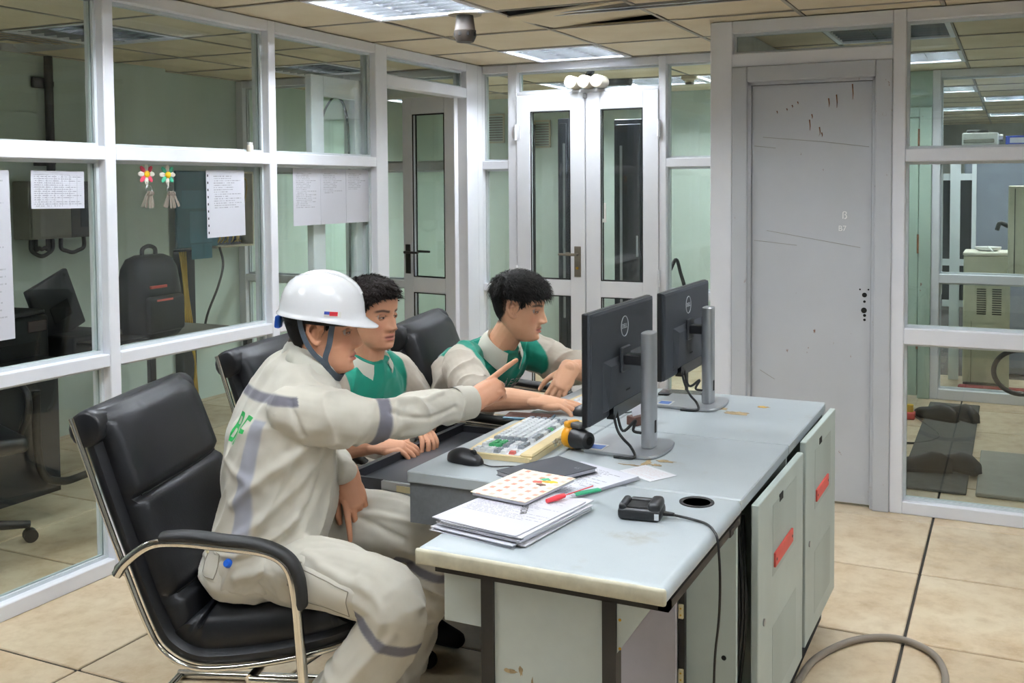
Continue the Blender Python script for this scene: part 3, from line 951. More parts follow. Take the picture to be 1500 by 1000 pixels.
# ------------------------------------------------------------------ chairs
def build_chair(label, loc, rz, s=1.0):
    c = thing('office_chair', label, 'chair', loc, rz, 'black leather armchairs at the desk')
    c.scale = (s, s, s)
    path = spline([(-.235, .925), (-.20, .82), (-.16, .70), (-.115, .575), (-.06, .43), (-.02, .36), (.05, .322), (.14, .322), (.27, .343), (.39, .375), (.455, .40)], 14)
    n = len(path)
    tang = []
    for i in range(n):
        a = np.array(path[min(i + 1, n - 1)]) - np.array(path[max(i - 1, 0)])
        tang.append(a / np.linalg.norm(a))
    def ring(i, off0, off1, w, puff, nn=9):
        """rounded slab section: outer offset off0, inner offset off1 (towards the sitter), half width w"""
        p = np.array(path[i]); t = tang[i]
        nrm = np.array([-t[1], t[0]])
        if nrm[0] < 0 and i < n * .4: nrm = -nrm
        if nrm[1] < 0 and i >= n * .4: nrm = -nrm
        pts = []
        def at(y, o):
            q = p + nrm * o
            pts.append((q[0], y, q[1]))
        e = min(.02, (off1 - off0) * .45)
        for k in range(nn):                       # inner face, left to right
            u = -1 + 2 * k / (nn - 1)
            at(u * (w - e), off1 + puff * (1 - u * u) - (0.006 if abs(u) == 1 else 0))
        at(w, off1 - e); at(w, off0 + e * .5)
        for k in range(nn):
            u = 1 - 2 * k / (nn - 1)
            at(u * (w - e * .5), off0)
        at(-w, off0 + e * .5); at(-w, off1 - e)
        return pts
    bend = next(i for i in range(n) if path[i][0] > -.03)
    # outer shell
    sh = MB().loft([ring(i, .0, .045 if 0 < i < n - 1 else .03, .262, 0) for i in range(n)]).build('shell', 'leather', c, 50)
    # backrest cushion with two stitched seams
    rings = []
    for i in range(0, bend + 3):
        u = i / (bend + 2)
        th = .085 - .03 * math.exp(-(u / .06) ** 2) + .012 * math.sin(u * PI)
        for sm in (.40, .76):
            th -= .018 * math.exp(-((u - sm) / .018) ** 2)
        if i == 0: th = .05
        rings.append(ring(i, .02, th, .242, .016))
    MB().loft(rings).build('backrest', 'leather', c, 60)
    for sm in (.40, .76):
        i = int(sm * (bend + 2))
        r = ring(i, .02, .085 + .012 * math.sin(sm * PI) - .0165, .24, .016)[:9]
        MB().tube(r, .0025, 5).build('seam', 'rubber', c, 60)
    # rolled headrest
    p0 = np.array(path[0])
    hr = []
    for k in range(13):
        a = math.radians(200 - 17 * k)
        hr.append((p0[0] + .03 + .052 * math.cos(a), p0[1] - .015 + .05 * math.sin(a)))
    m = MB()
    rr = []
    for y, sc in ((-.268, .80), (-.264, .95), (-.24, 1.0), (0, 1.04), (.24, 1.0), (.264, .95), (.268, .80)):
        rr.append([(p0[0] + .03 +    .044 * sc * math.cos(2 * PI * k / 16), y, p0[1] - .030 + .046 * sc * math.sin(2 * PI * k / 16)) for k in range(16)])
    m.loft(rr).build('headrest_roll', 'leather', c, 60)
    # seat cushion with creases
    rings = []
    for i in range(bend - 1, n):
        u = (i - bend + 1) / (n - bend)
        th = .085 + .035 * math.sin(min(1, u * 1.15) * PI) ** .6
        if u > .9: th -= (u - .9) * .45
        th -= .012 * math.exp(-((u - .18) / .03) ** 2)
        rings.append(ring(i, .02, th, .245, .018))
    MB().loft(rings).build('seat', 'leather', c, 60)
    # chrome strip round both sides, arms with pads, front legs and floor runners
    for sd in (-1, 1):
        y = sd * .268
        MB().tube([(p[0] - .002, y, p[1] - .002) for p in path], .0075, 8, up=(0, 1, 0)).build('chrome_strip', 'chrome', c, 60)
        ya = sd * .302
        arm = spline([(-.115, ya, .555), (-.09, ya, .588), (-.03, ya, .630), (.04, ya, .638), (.15, ya, .630), (.255, ya, .618), (.305, ya, .585), (.322, ya, .52), (.332, ya, .40), (.345, ya, .2), (.352, ya, .05)], 6)
        arm += spline([(.345, ya, .03), (.32, ya, .016), (.26, ya, .014), (.0, ya, .014), (-.25, ya, .014)], 5)
        MB().tube(arm, .0125, 10, up=(0, 1, 0)).build('arm_frame', 'chrome', c, 60)
        pad = spline([(.0, ya, .650), (.07, ya, .654), (.15, ya, .646), (.25, ya, .635), (.312, ya, .602), (.336, ya, .545), (.340, ya, .49)], 6)
        MB().tube(pad, .022, 10, up=(0, 1, 0), rb=[.012] + [.014] * (len(pad) - 2) + [.010]).build('arm_pad', 'rubber', c, 60)
        MB().tube([(-.115, ya + .012, .565), (-.115, ya - .02 * sd - .012 * sd, .565)], .013, 12).build('arm_bolt', 'steel', c, 60)
    MB().tube([(-.24, -.285, .014), (-.24, .285, .014)], .0125, 10).build('cross_bar', 'chrome', c, 60)
    MB().tube([(.20, -.28, .30), (.20, .28, .30)], .012, 10).build('cross_bar', 'chrome', c, 60)
    MB().tube([(.338, -.285, .30), (.20, -.28, .30)], .010, 8).build('cross_bar', 'chrome', c, 60)
    MB().tube([(.338, .285, .30), (.20, .28, .30)], .010, 8).build('cross_bar', 'chrome', c, 60)
    return c
build_chair('black leather armchair nearest the camera, under the man in the hard hat', (-1.935, 2.065, 0), math.radians(20))
build_chair('black leather armchair between the hard hat man and the left glazing', (-2.20, 2.88, 0), math.radians(10))
build_chair('black leather armchair behind the man at the mouse, farthest from the camera', (-1.84, 3.33, 0), math.radians(14), 1.05)

# ------------------------------------------------------------------ things on the desks
def build_monitor(label, y0, y1, z0, z1, px, by):
    m = thing('monitor', label, 'monitor', (0, 0, 0), 0, 'monitors on the operator desk')
    X = -1.0
    ym = (y0 + y1) / 2
    pan = MB().rbox((X - .012, y0, z0), (X + .004, y1, z1), .003, 2).build('panel', 'black_plastic', m)
    MB().box((X - .0125, y0 + .006, z0 + .014), (X - .0119, y1 - .006, z1 - .006)).build('screen', 'screen_black', m)
    # back housing, tapering
    def rect(x, iy, iz): return [(x, y0 + iy, z0 + iz), (x, y1 - iy, z0 + iz), (x, y1 - iy, z1 - iz), (x, y0 + iy, z1 - iz)]
    h = MB().loft([rect(X + .0035, .002, .002), rect(X + .010, .003, .003), rect(X + .0135, .010, .010)]).build('back_housing', 'monitor_back', m)
    b2 = MB().loft([[(X + .012, ym - .17, z0 + .02), (X + .012, ym + .17, z0 + .02), (X + .012, ym + .17, z0 + .16), (X + .012, ym - .17, z0 + .16)],
                    [(X + .024, ym - .15, z0 + .028), (X + .024, ym + .15, z0 + .028), (X + .024, ym + .13, z0 + .14), (X + .024, ym - .13, z0 + .14)]]).build('electronics_bulge', 'monitor_back', m)
    MB().box((X + .006, ym - .12, z0 - .004), (X + .026, ym + .12, z0 + .03)).build('port_bay', 'screen_black', m)
    MB().tube([(X + .0136, y0 + .09, z0 + .035), (X + .0142, y0 + .09, z0 + .035)], .005, 12).build('lock_slot', 'dark_gap', m)
    MB().rbox((X + .0236, ym - .016, z0 + .055), (X + .0246, ym + .016, z0 + .06), .0005, 1).build('release_tab', 'dark_gap', m)
    # emblem
    ring = [(X + .0142, ym + .10 * 0 + .028 * math.cos(2 * PI * k / 32), z1 - .062 + .028 * math.sin(2 * PI * k / 32)) for k in range(33)]
    lg = MB().tube(ring, .0012, 6, cap=False).build('emblem', 'logo_white', m, 60)
    link('emblem_letters', text_mesh('DELL', .019, 'logo_white', .0003), lg, T(X + .0142, ym, z1 - .062, rx=PI / 2, rz=PI / 2))
    # stand
    hz = z0 + .5 * (z1 - z0)
    MB().rbox((X + .022, by - .035, hz - .035), (X + .030, by + .035, hz + .035), .003, 1).build('mount_plate', 'monitor_back', m)
    MB().rbox((X + .028, by - .022, hz - .014), (px - .012, by + .022, hz + .014), .003, 1).build('neck', 'black_plastic', m)
    ps = []
    for z in (.760, .762, 1.075, 1.078):
        e = .003 if z in (.760, 1.078) else 0
        ps.append([(px + (.018 - e) * math.copysign(abs(math.cos(t)) ** .5, math.cos(t)), by + (.030 - e) * math.copysign(abs(math.sin(t)) ** .6, math.sin(t)), z) for t in [2 * PI * k / 24 for k in range(24)]])
    pil = MB().loft(ps).build('pillar', 'silver', m, 40)
    MB().rbox((px + .0165, by - .006, .80), (px + .0195, by + .006, .835), .002, 1).build('cable_slot', 'dark_gap', pil)
    base = []
    for z, e in ((.7505, .004), (.752, .002), (.757, 0), (.760, .002)):
        pts = []
        for (x, y) in spline([(px - .155, by - .098), (px + .0, by - .103), (px + .045, by - .085), (px + .058, by), (px + .045, by + .085), (px, by + .103), (px - .155, by + .098)], 5):
            cx_, cy_ = px - .05, by
            pts.append((x + (cx_ - x) * e * 6, y + (cy_ - y) * e * 6, z))
        base.append(pts)
    bs = MB().loft(base).build('base', 'silver', m, 40)
    MB().box((px - .150, by - .092, .7602), (px - .105, by - .03, .7606)).build('sticker', 'white_plastic', bs)
    MB().box((px - .148, by - .082, .7607), (px - .11, by - .04, .7609)).build('sticker_print', 'blue_sticker', bs)
    # power and video leads
    for k, (ys, off) in enumerate(((by - .085, -.012), (by - .06, .012))):
        p = spline([(X + .02, ys, z0 + .02), (X + .035, ys - .004, z0 - .03), (X + .055, ys + off, .80), (X + .07 + .02 * k, ys + .01 + .03 * k, .772), (px - .005 + .01 * k, by - .12 - .02 * k + .01, .756), (px - .06, by - .115, .754)], 6)
        if k: p = spline([(X + .02, ys, z0 + .02), (X + .04, ys, z0 - .04), (X + .07, ys + .02, .84), (px - .03, by - .045, .812), (px - .01, by - .036, .805)], 6)
        MB().tube(p, .004, 8).build('lead', 'cable_black', m, 60)
    return m
build_monitor('black monitor on silver stand, nearer of the two', 2.41, 2.915, .852, 1.148, -.905, 2.635)
build_monitor('black monitor on silver stand, farther, in front of the white post', 3.02, 3.53, .862, 1.141, -.912, 3.255)

def sheet(name, w, h, mat, M, th=.0006, parent=None, curl=0.0, n=8):
    m = MB()
    top = []; bot = []
    for j in range(n + 1):
        for i in range(n + 1):
            x = -w / 2 + w * i / n; y = -h / 2 + h * j / n
            z = curl * ((2 * x / w) ** 2 * .4 + (2 * y / h) ** 2 * .3 + .3 * math.sin(3 * x / w + 2 * y / h))
            top.append((x, y, z + th)); bot.append((x, y, z))
    N = (n + 1) ** 2
    fs = []
    for j in range(n):
        for i in range(n):
            a = j * (n + 1) + i
            fs.append((a, a + 1, a + n + 2, a + n + 1)); fs.append((N + a, N + a + n + 1, N + a + n + 2, N + a + 1))
    edge = [i for i in range(n + 1)] + [(j + 1) * (n + 1) - 1 for j in range(1, n + 1)] + [n * (n + 1) + i for i in range(n - 1, -1, -1)] + [j * (n + 1) for j in range(n - 1, 0, -1)]
    for k in range(len(edge)):
        a, b = edge[k], edge[(k + 1) % len(edge)]
        fs.append((a, N + a, N + b, b))
    m.add(top + bot, fs)
    o = m.build(name, mat, parent)
    o.matrix_local = M
    return o

def build_desk_things():
    D = .7505
    # beige keyboard, long side along y
    kb = thing('keyboard', 'beige keyboard with white, green and red keys beside the mouse', 'keyboard', (-1.25, 2.59, D), math.radians(-90 + 3))
    # local: x along the long side (-> -y world), y up towards screens (+x world)
    pts = [(-.215, -.075), (-.20, -.098), (0, -.106), (.20, -.098), (.215, -.075), (.215, .08), (.20, .098), (-.20, .098), (-.215, .08)]
    body = MB().prism(spline(pts + [pts[0]], 3)[:-1], 0, .014).build('case', 'beige_plastic', kb)
    MB().rbox((-.21, .060, .012), (.21, .098, .022), .004, 1).build('rear_strip', 'beige_plastic', kb)
    MB().tube([(-.17, .078, .0221), (-.17, .078, .0224)], .006, 12).build('badge', 'dark_box', kb)
    MB().box((-.205, -.083, .0135), (.205, .056, .0155)).build('key_plate', 'key_white', kb)
    km = {m: MB().loft([[(-.0082, -.0082, 0), (.0082, -.0082, 0), (.0082, .0082, 0), (-.0082, .0082, 0)], [(-.0066, -.0062, .008), (.0066, -.0062, .008), (.0066, .0070, .008), (-.0066, .0070, .008)]]).mesh('key', m)
          for m in ('key_white', 'key_grey', 'key_green', 'key_red')}
    for r in range(6):
        for q in range(21):
            x = -.196 + q * .0196; y = -.073 + r * .0205 + (.004 if r == 5 else 0)
            if q in (14, 18) : continue
            if r == 0 and 4 <= q <= 8 and q != 6: continue
            mk = 'key_white'
            if (r == 5 and q % 5 < 3) or (q in (0, 13) and r < 5): mk = 'key_grey'
            if q >= 15 and r == 3: mk = 'key_grey'
            if 15 <= q <= 17 and r in (1, 2): mk = 'key_green'
            if (q, r) in ((6, 5),): mk = 'key_green'
            if (q, r) == (20, 5): mk = 'key_red'
            o = link('key', km[mk], kb, T(x, y, .0153))
            if r == 0 and q == 6: o.scale = (5.6, 1, 1)
    # second keyboard, mostly hidden
    kb2 = thing('keyboard', 'beige keyboard beyond the nearer monitor, at the seated man\'s left hand', 'keyboard', (-1.25, 3.24, D), math.radians(-92))
    MB().rbox((-.20, -.09, 0), (.20, .09, .015), .004, 1).build('case', 'beige_plastic', kb2)
    MB().rbox((-.19, -.06, .014), (.19, .05, .017), .002, 1).build('key_plate', 'key_white', kb2)
    for r in range(5):
        for q in range(18):
            link('key', km['key_white'], kb2, T(-.175 + q * .0205, -.05 + r * .0205, .016))
    def mouse(label, x, y, rz, lead):
        ms = thing('computer_mouse', label, 'mouse', (x, y, D), rz)
        rings = []
        for u in np.linspace(0, 1, 13):
            X = -.055 + .11 * u
            w = .031 * (math.sin(PI * min(1, max(.02, u * .94 + .03))) ** .45) * (1 - .12 * math.exp(-((u - .55) / .2) ** 2))
            h = .036 * (math.sin(PI * (u * .80 + .10)) ** .8) * (1.05 - .35 * u) + .004
            rings.append([(X, w * math.cos(a), .001 + h * max(0, math.sin(a)) ** .75) for a in np.linspace(0, PI, 13)] + [(X, w * .9 * math.cos(a), .001) for a in np.linspace(PI, 0, 5)])
        MB().loft(rings).build('body', 'black_plastic', ms, 70)
        MB().tube([(.028, -.004, .028), (.028, .004, .028)], .009, 12).build('wheel', 'rubber', ms, 50)
        MB().tube(spline(lead, 6), .0018, 6).build('cable', 'cable_black', ms, 60)
        return ms
    mouse('black computer mouse on desk edge next to the beige keyboard', -1.31, 2.325, math.radians(-12), [(.052, 0, .006), (.09, .0, .003), (.13, .03, .003), (.18, .05, .003), (.24, .06, .003), (.27, .10, .003)])
    mouse('black computer mouse under the right hand of the man leaning on the desk', -1.215, 2.965, math.radians(20), [(.052, 0, .006), (.10, .02, .003), (.15, .06, .003), (.19, .12, .003)])
    # phones
    def phone(label, x, y, rz, w, h, mat):
        p = thing('smartphone', label, 'phone', (x, y, D), rz)
        MB().rbox((-h / 2, -w / 2, 0), (h / 2, w / 2, .009), .004, 2).build('case', mat, p, 50)
        MB().box((-h / 2 + .004, -w / 2 + .004, .009), (h / 2 - .004, w / 2 - .004, .0094)).build('screen', 'phone_screen', p)
    phone('dark smartphone lying on desk edge by the pointing hand', -1.375, 2.85, math.radians(10), .076, .155, 'phone_blue')
    phone('dark smartphone lying flat at the far desk edge behind the monitors', -1.045, 3.385, math.radians(5), .075, .15, 'black_plastic')
    # torch: orange and black inspection lamp
    t = thing('work_torch', 'orange and black hand torch lying beside the keyboard', 'torch', (-1.092, 2.562, D), math.radians(-25))
    MB().lathe([(.0, -.03), (.030, -.03), (.033, -.026), (.033, -.006), (.030, -.002)], 20, T(0, 0, .033, ry=PI / 2)).build('bezel', 'orange_plastic', t, 40)
    MB().lathe([(.030, -.002), (.031, .008), (.026, .03), (.023, .05), (.018, .054), (.0, .054)], 20, T(0, 0, .033, ry=PI / 2)).build('body', 'black_plastic', t, 40)
    MB().rbox((-.03, -.022, .058), (-.006, .022, .078), .006, 2).build('top_guard', 'orange_plastic', t)
    MB().rbox((-.012, -.016, .06), (.03, .016, .076), .006, 2).build('switch_block', 'dark_box', t)
    MB().lathe([(.012, .0545), (.0, .0545)], 14, T(0, 0, .033, ry=PI / 2)).build('charge_port', 'dark_gap', t)
    # crumpled clear wrapper
    w = MB()
    for k in range(16):
        a, b, c = [np.array([-1.125 + rng.uniform(-.03, .03), 2.535 + rng.uniform(-.04, .04), D + rng.uniform(.001, .03)]) for _ in range(3)]
        w.add([a, b, c, b + .001, c + .001, a + .001], [(0, 1, 2), (5, 4, 3)])
    tag(w.build('plastic_wrapper', 'glass_clear'), 'crumpled clear plastic wrapper beside the orange torch', 'wrapper')
    # charging dock with long lead
    t = thing('charging_dock', 'small black charging cradle on the side desk near the grommet', 'charger', (-.735, 2.09, D + .001), math.radians(8))
    MB().rbox((-.048, -.036, 0), (.048, .036, .028), .010, 3).build('base', 'black_plastic', t, 50)
    MB().rbox((-.046, -.034, .015), (-.028, .034, .037), .008, 3).rbox((.018, -.034, .015), (.046, .034, .042), .010, 3).rbox((-.03, .018, .015), (.03, .034, .035), .006, 2).build('cradle_walls', 'black_plastic', t, 50)
    MB().rbox((-.028, -.028, .0275), (.020, .028, .0295), .001, 1).build('well', 'dark_gap', t)
    MB().rbox((.034, -.0365, .006), (.044, -.0355, .02), .001, 1).build('label', 'logo_white', t)
    MB().tube([(.048, 0, .012), (.072, 0, .011)], [.006, .004], 10).build('strain_relief', 'rubber', t, 50)
    cb = [(-.665, 2.10, D + .011), (-.63, 2.105, D + .006), (-.59, 2.09, D + .005), (-.565, 2.06, D + .002), (-.552, 2.045, .735), (-.546, 2.04, .66), (-.551, 2.05, .57), (-.562, 2.06, .48), (-.565, 2.06, .36), (-.562, 2.05, .22), (-.545, 2.03, .06), (-.53, 1.95, .01)]
    tag(MB().tube(spline(cb, 6), .0028, 7).build('power_cord', 'cable_black', None, 60), 'thin black cord running from the charging cradle over the desk edge', 'cord')
    # card holder: wooden block holding upright cards
    t = thing('card_holder', 'dark wooden block holding upright cards behind the monitor', 'card holder', (-1.03, 2.93, D), math.radians(70))
    MB().rbox((-.05, -.02, 0), (.05, .02, .028), .002, 1).build('block', 'brown_wood', t)
    for k in range(4):
        MB().box((-.045 + .004 * k, -.008 + .004 * k, .02), (.045 - .006 * k, -.0075 + .004 * k, .085 - .006 * k), T(0, 0, 0, rx=math.radians(-12))).build('card', 'paper', t)
    # paper stack at the front: newspapers and folded prints
    t = thing('paper_stack', 'thick stack of folded newspapers and papers at the front of the side desk', 'papers', (-.985, 1.955, D + .001), math.radians(-8))
    z = 0
    for k in range(9):
        o = sheet('sheet', .215 + rng.uniform(-.012, .006), .285 + rng.uniform(-.02, .008), ['paper', 'paper_grey'][k % 2] if k < 8 else NEWS, T(rng.uniform(-.008, .012) + .001 * k, rng.uniform(-.008, .006), z, rz=rng.uniform(-.05, .05)), .0022, t, .0006)
        z += .0030
    o = link('headline', text_mesh('UTOR', .022, 'dark_box', .0002), t, T(.03, .0, z + .0016, rz=math.radians(-62)))
    z0 = D + .001 + z + .002
    # patterned notebook on top
    t = thing('patterned_notebook', 'cream notebook with brown checked pattern on top of the newspapers', 'notebook', (-1.02, 2.085, z0), math.radians(-8))
    MB().rbox((-.072, -.105, 0), (.072, .105, .008), .002, 1).build('pages', 'paper', t)
    MB().rbox((-.075, -.108, .008), (.075, .108, .0095), .001, 1).build('cover', NOTE, t)
    for k, (x, y, c) in enumerate(((.03, .045, 'orange_plastic'), (.045, .05, 'flower_yellow'), (.035, .02, 'brown_wood'), (.015, .035, 'red_handle'), (.02, .06, 'green_pen'))):
        pts = [(x + .017 * random.uniform(.4, 1) * math.cos(2 * PI * q / 9), y + .013 * random.uniform(.4, 1) * math.sin(2 * PI * q / 9)) for q in range(9)]
        MB().prism(pts, .0095, .0098 + .0001 * k).build('cover_picture', c, t)
    # red and green pens
    t = thing('red_pen', 'red ballpoint pen leaning on the patterned notebook', 'pen', (-.905, 2.055, z0 + .004), math.radians(62))
    MB().tube([(-.05, 0, 0), (-.02, 0, .002), (.0, 0, .003)], [.005, .0065, .005], 10).build('cap', 'red_pen', t, 50)
    MB().tube([(.0, 0, .003), (.085, 0, .009)], .0038, 8).build('barrel', 'glass_clear', t, 50)
    MB().tube([(.0, 0, .003), (.083, 0, .009)], .0014, 6).build('refill', 'red_pen', t, 50)
    t = thing('green_marker', 'flat green marker strip beside the red pen', 'marker', (-.875, 2.115, z0 - .001), math.radians(55))
    MB().rbox((-.035, -.008, 0), (.035, .008, .006), .002, 1).build('strip', 'green_pen', t)
    MB().rbox((-.045, -.006, 0.001), (-.034, .006, .005), .001, 1).build('end_cap', 'paper', t)
    # stapled print-out under black notebook
    t = thing('printed_report', 'white printed report fanned out under the black notebook', 'papers', (-.975, 2.268, D + .001), math.radians(-24))
    for k in range(5):
        sheet('sheet', .195, .27, 'paper' if k < 4 else REPORT, T(.002 * k, -.003 * k, .0022 * k, rz=.012 * k), .0016, t, .0012)
    t = thing('black_notebook', 'black hard-cover notebook lying on the white printed report', 'notebook', (-1.045, 2.265, D + .0148), math.radians(-25))
    MB().rbox((-.072, -.1, .0015), (.070, .1, .0105), .001, 1).build('pages', 'paper', t)
    MB().rbox((-.074, -.102, .0105), (.074, .102, .0125), .001, 1).build('cover', 'notebook_black', t)
    MB().rbox((-.074, -.102, 0), (.074, .102, .0015), .0005, 1).build('back_cover', 'notebook_black', t)
    link('cover_letters', text_mesh('LS', .016, 'apron', .0002), t, T(.045, .06, .0126))
    sh = sheet('desk_note', .12, .09, FAINT, T(-.835, 2.42, D, rz=math.radians(-30)), .0004)
    tag(sh, 'faded note taped flat on the desk beside the report', 'note')

def note_cover_mat():
    t = NT('note_cover')
    tc = t.n('ShaderNodeTexCoord'); sp = t.n('ShaderNodeSeparateXYZ'); t.l(tc.outputs['Object'], sp.inputs[0])
    u = t.math('MULTIPLY', sp.outputs[0], 34.0); w = t.math('MULTIPLY', sp.outputs[1], 34.0)
    fu = t.math('FRACT', u); row = t.math('FLOOR', u)
    fw = t.math('FRACT', t.math('ADD', w, t.math('MULTIPLY', row, .5)))
    m = t.math('MULTIPLY', t.math('LESS_THAN', fu, .42), t.math('LESS_THAN', fw, .5))
    wn = t.n('ShaderNodeTexWhiteNoise', noise_dimensions='1D'); t.l(t.math('ADD', row, t.math('MULTIPLY', t.math('FLOOR', w), 7.1)), wn.inputs['W'])
    c = t.mix(wn.outputs[0], srgb('#d58c76'), srgb('#e2c3b0'))
    t.color(t.mix(m, srgb('#f2e6cc'), c)); t.b.inputs['Roughness'].default_value = .6
    return t.m
NOTE = note_cover_mat()
NEWS = paper_mat('news_print', 40, .08, .95, .9, .35, (.235, .31), ink='#66666e', base='#c6c4cc', strength=.5)
REPORT = paper_mat('report_print', 30, .12, .88, .9, .15, (.205, .29), strength=.6)
FAINT = paper_mat('faint_print', 12, .08, .92, .9, .1, (.12, .09), ink='#c58a80', base='#dcdce0', strength=.35)
build_desk_things()
tag(MB().tube(spline([(-.565, 2.95, .012), (-.54, 3.15, .012), (-.45, 3.33, .012), (-.33, 3.40, .012), (-.22, 3.34, .012), (-.17, 3.2, .012), (-.175, 3.02, .012), (-.22, 2.85, .012), (-.25, 2.6, .012)], 8), .011, 8).build('floor_hose', 'cable_grey', None, 60), 'grey cable looped on the floor tiles by the cabinets', 'cable')
# ------------------------------------------------------------------ people
def cloth_mat(name, rough=0.9):
    t = NT(name)
    at = t.n('ShaderNodeVertexColor'); at.layer_name = 'Col'
    v = t.coord('Object')
    a = t.noise(v, 12, 4, 0.6); w = t.noise(v, 900, 2, 0.5)
    c = t.mix(0.10, at.outputs[0], t.ramp(a, [(0.3, (0.35, 0.34, 0.33)), (0.7, (1, 1, 1))]), 'MULTIPLY')
    t.color(c)
    t.b.inputs['Roughness'].default_value = rough
    t.b.inputs['Sheen Weight'].default_value = 0.15
    t.bump(t.mix(0.4, w, t.noise(v, 60, 4, .6)), 0.25, 0.002)
    return t.m
def skin_mat(name):
    t = NT(name)
    at = t.n('ShaderNodeVertexColor'); at.layer_name = 'Col'
    v = t.coord('Object')
    a = t.noise(v, 35, 4, 0.6); p = t.noise(v, 600, 2, 0.5)
    c = t.mix(0.14, at.outputs[0], t.ramp(a, [(0.3, srgb('#dca98a')), (0.7, (1, 1, 1))]), 'MULTIPLY')
    t.color(c)
    t.b.inputs['Roughness'].default_value = 0.48
    t.b.inputs['Specular IOR Level'].default_value = 0.4
    t.bump(p, 0.06, 0.001)
    return t.m
CLOTH = cloth_mat('cloth'); SKIN = skin_mat('skin')

def voxel(mb, size, smooth=2):
    """fuse overlapping closed shapes into one continuous skin"""
    me = mb.mesh('raw', [])
    o = bpy.data.objects.new('raw', me); COL.objects.link(o)
    r = o.modifiers.new('r', 'REMESH'); r.mode = 'VOXEL'; r.voxel_size = size; r.use_smooth_shade = True
    if smooth:
        s = o.modifiers.new('s', 'SMOOTH'); s.factor = 0.5; s.iterations = smooth
    dg = bpy.context.evaluated_depsgraph_get()
    out = bpy.data.meshes.new_from_object(o.evaluated_get(dg))
    bpy.data.objects.remove(o)
    bpy.data.meshes.remove(me)
    out.polygons.foreach_set('use_smooth', [True] * len(out.polygons))
    return out

def coords(me):
    a = np.empty(len(me.vertices) * 3, np.float32); me.vertices.foreach_get('co', a); return a.reshape(-1, 3).astype(float)
def normals(me):
    a = np.empty(len(me.vertices) * 3, np.float32); me.vertices.foreach_get('normal', a); return a.reshape(-1, 3).astype(float)
def setco(me, c):
    me.vertices.foreach_set('co', np.ascontiguousarray(c, np.float32).ravel()); me.update()
def paint(me, rgb):
    ca = me.color_attributes.new('Col', 'FLOAT_COLOR', 'POINT')
    d = np.ones((len(me.vertices), 4), np.float32); d[:, :3] = rgb
    ca.data.foreach_set('color', d.ravel())

def smooth01(x): 
    x = np.clip(x, 0, 1); return x * x * (3 - 2 * x)

def yaw_axes(deg):
    a = math.radians(deg)
    return np.array([math.cos(a), math.sin(a), 0]), np.array([-math.sin(a), math.cos(a), 0])

def sections(mb, secs, n=32, ex=2.4):
    """loft of superellipse sections: (centre, yaw, half width, half depth, pitch)"""
    keys = [list(c) + [y, w, d, p] for c, y, w, d, p in secs]
    rings = []
    for k in spline(keys, 5):
        c = np.array(k[:3]); F, L = yaw_axes(k[3]); w, d, p = k[4], k[5], math.radians(k[6])
        Fp = F * math.cos(p) + np.array([0, 0, -1]) * math.sin(p)
        r = []
        for q in range(n):
            a = 2 * PI * q / n
            ca, sa = math.cos(a), math.sin(a)
            r.append(tuple(c + Fp * d * math.copysign(abs(ca) ** (2 / ex), ca) + L * w * math.copysign(abs(sa) ** (2 / ex), sa)))
        rings.append(r)
    mb.loft(rings)

def limb(mb, pts, rad, n=18, per=5, flat=None, up=None):
    """tapered tube through joints with rounded ends"""
    k = spline([list(p) + [r] for p, r in zip(pts, rad)], per)
    P = [np.array(q[:3]) for q in k]; R = [max(q[3], .002) for q in k]
    # rounded caps
    def cap(p, d, r): return [(p + d * r * s, r * math.sqrt(max(0.02, 1 - s * s))) for s in (.5, .85, .98)]
    d0 = (P[0] - P[1]); d0 /= np.linalg.norm(d0); d1 = (P[-1] - P[-2]); d1 /= np.linalg.norm(d1)
    a = cap(P[0], d0, R[0])[::-1]; b = cap(P[-1], d1, R[-1])
    P = [x[0] for x in a] + P + [x[0] for x in b]; R = [x[1] for x in a] + R + [x[1] for x in b]
    rb = None if flat is None else [r * flat for r in R]
    mb.tube([tuple(p) for p in P], R, n, up=up, rb=rb)

def frame(X, Z, o):
    X = Vector(X).normalized(); Z = Vector(Z); Z = (Z - X * Z.dot(X)).normalized(); Y = Z.cross(X)
    M = Matrix((X, Y, Z)).transposed().to_4x4(); M.translation = Vector(o)
    return M

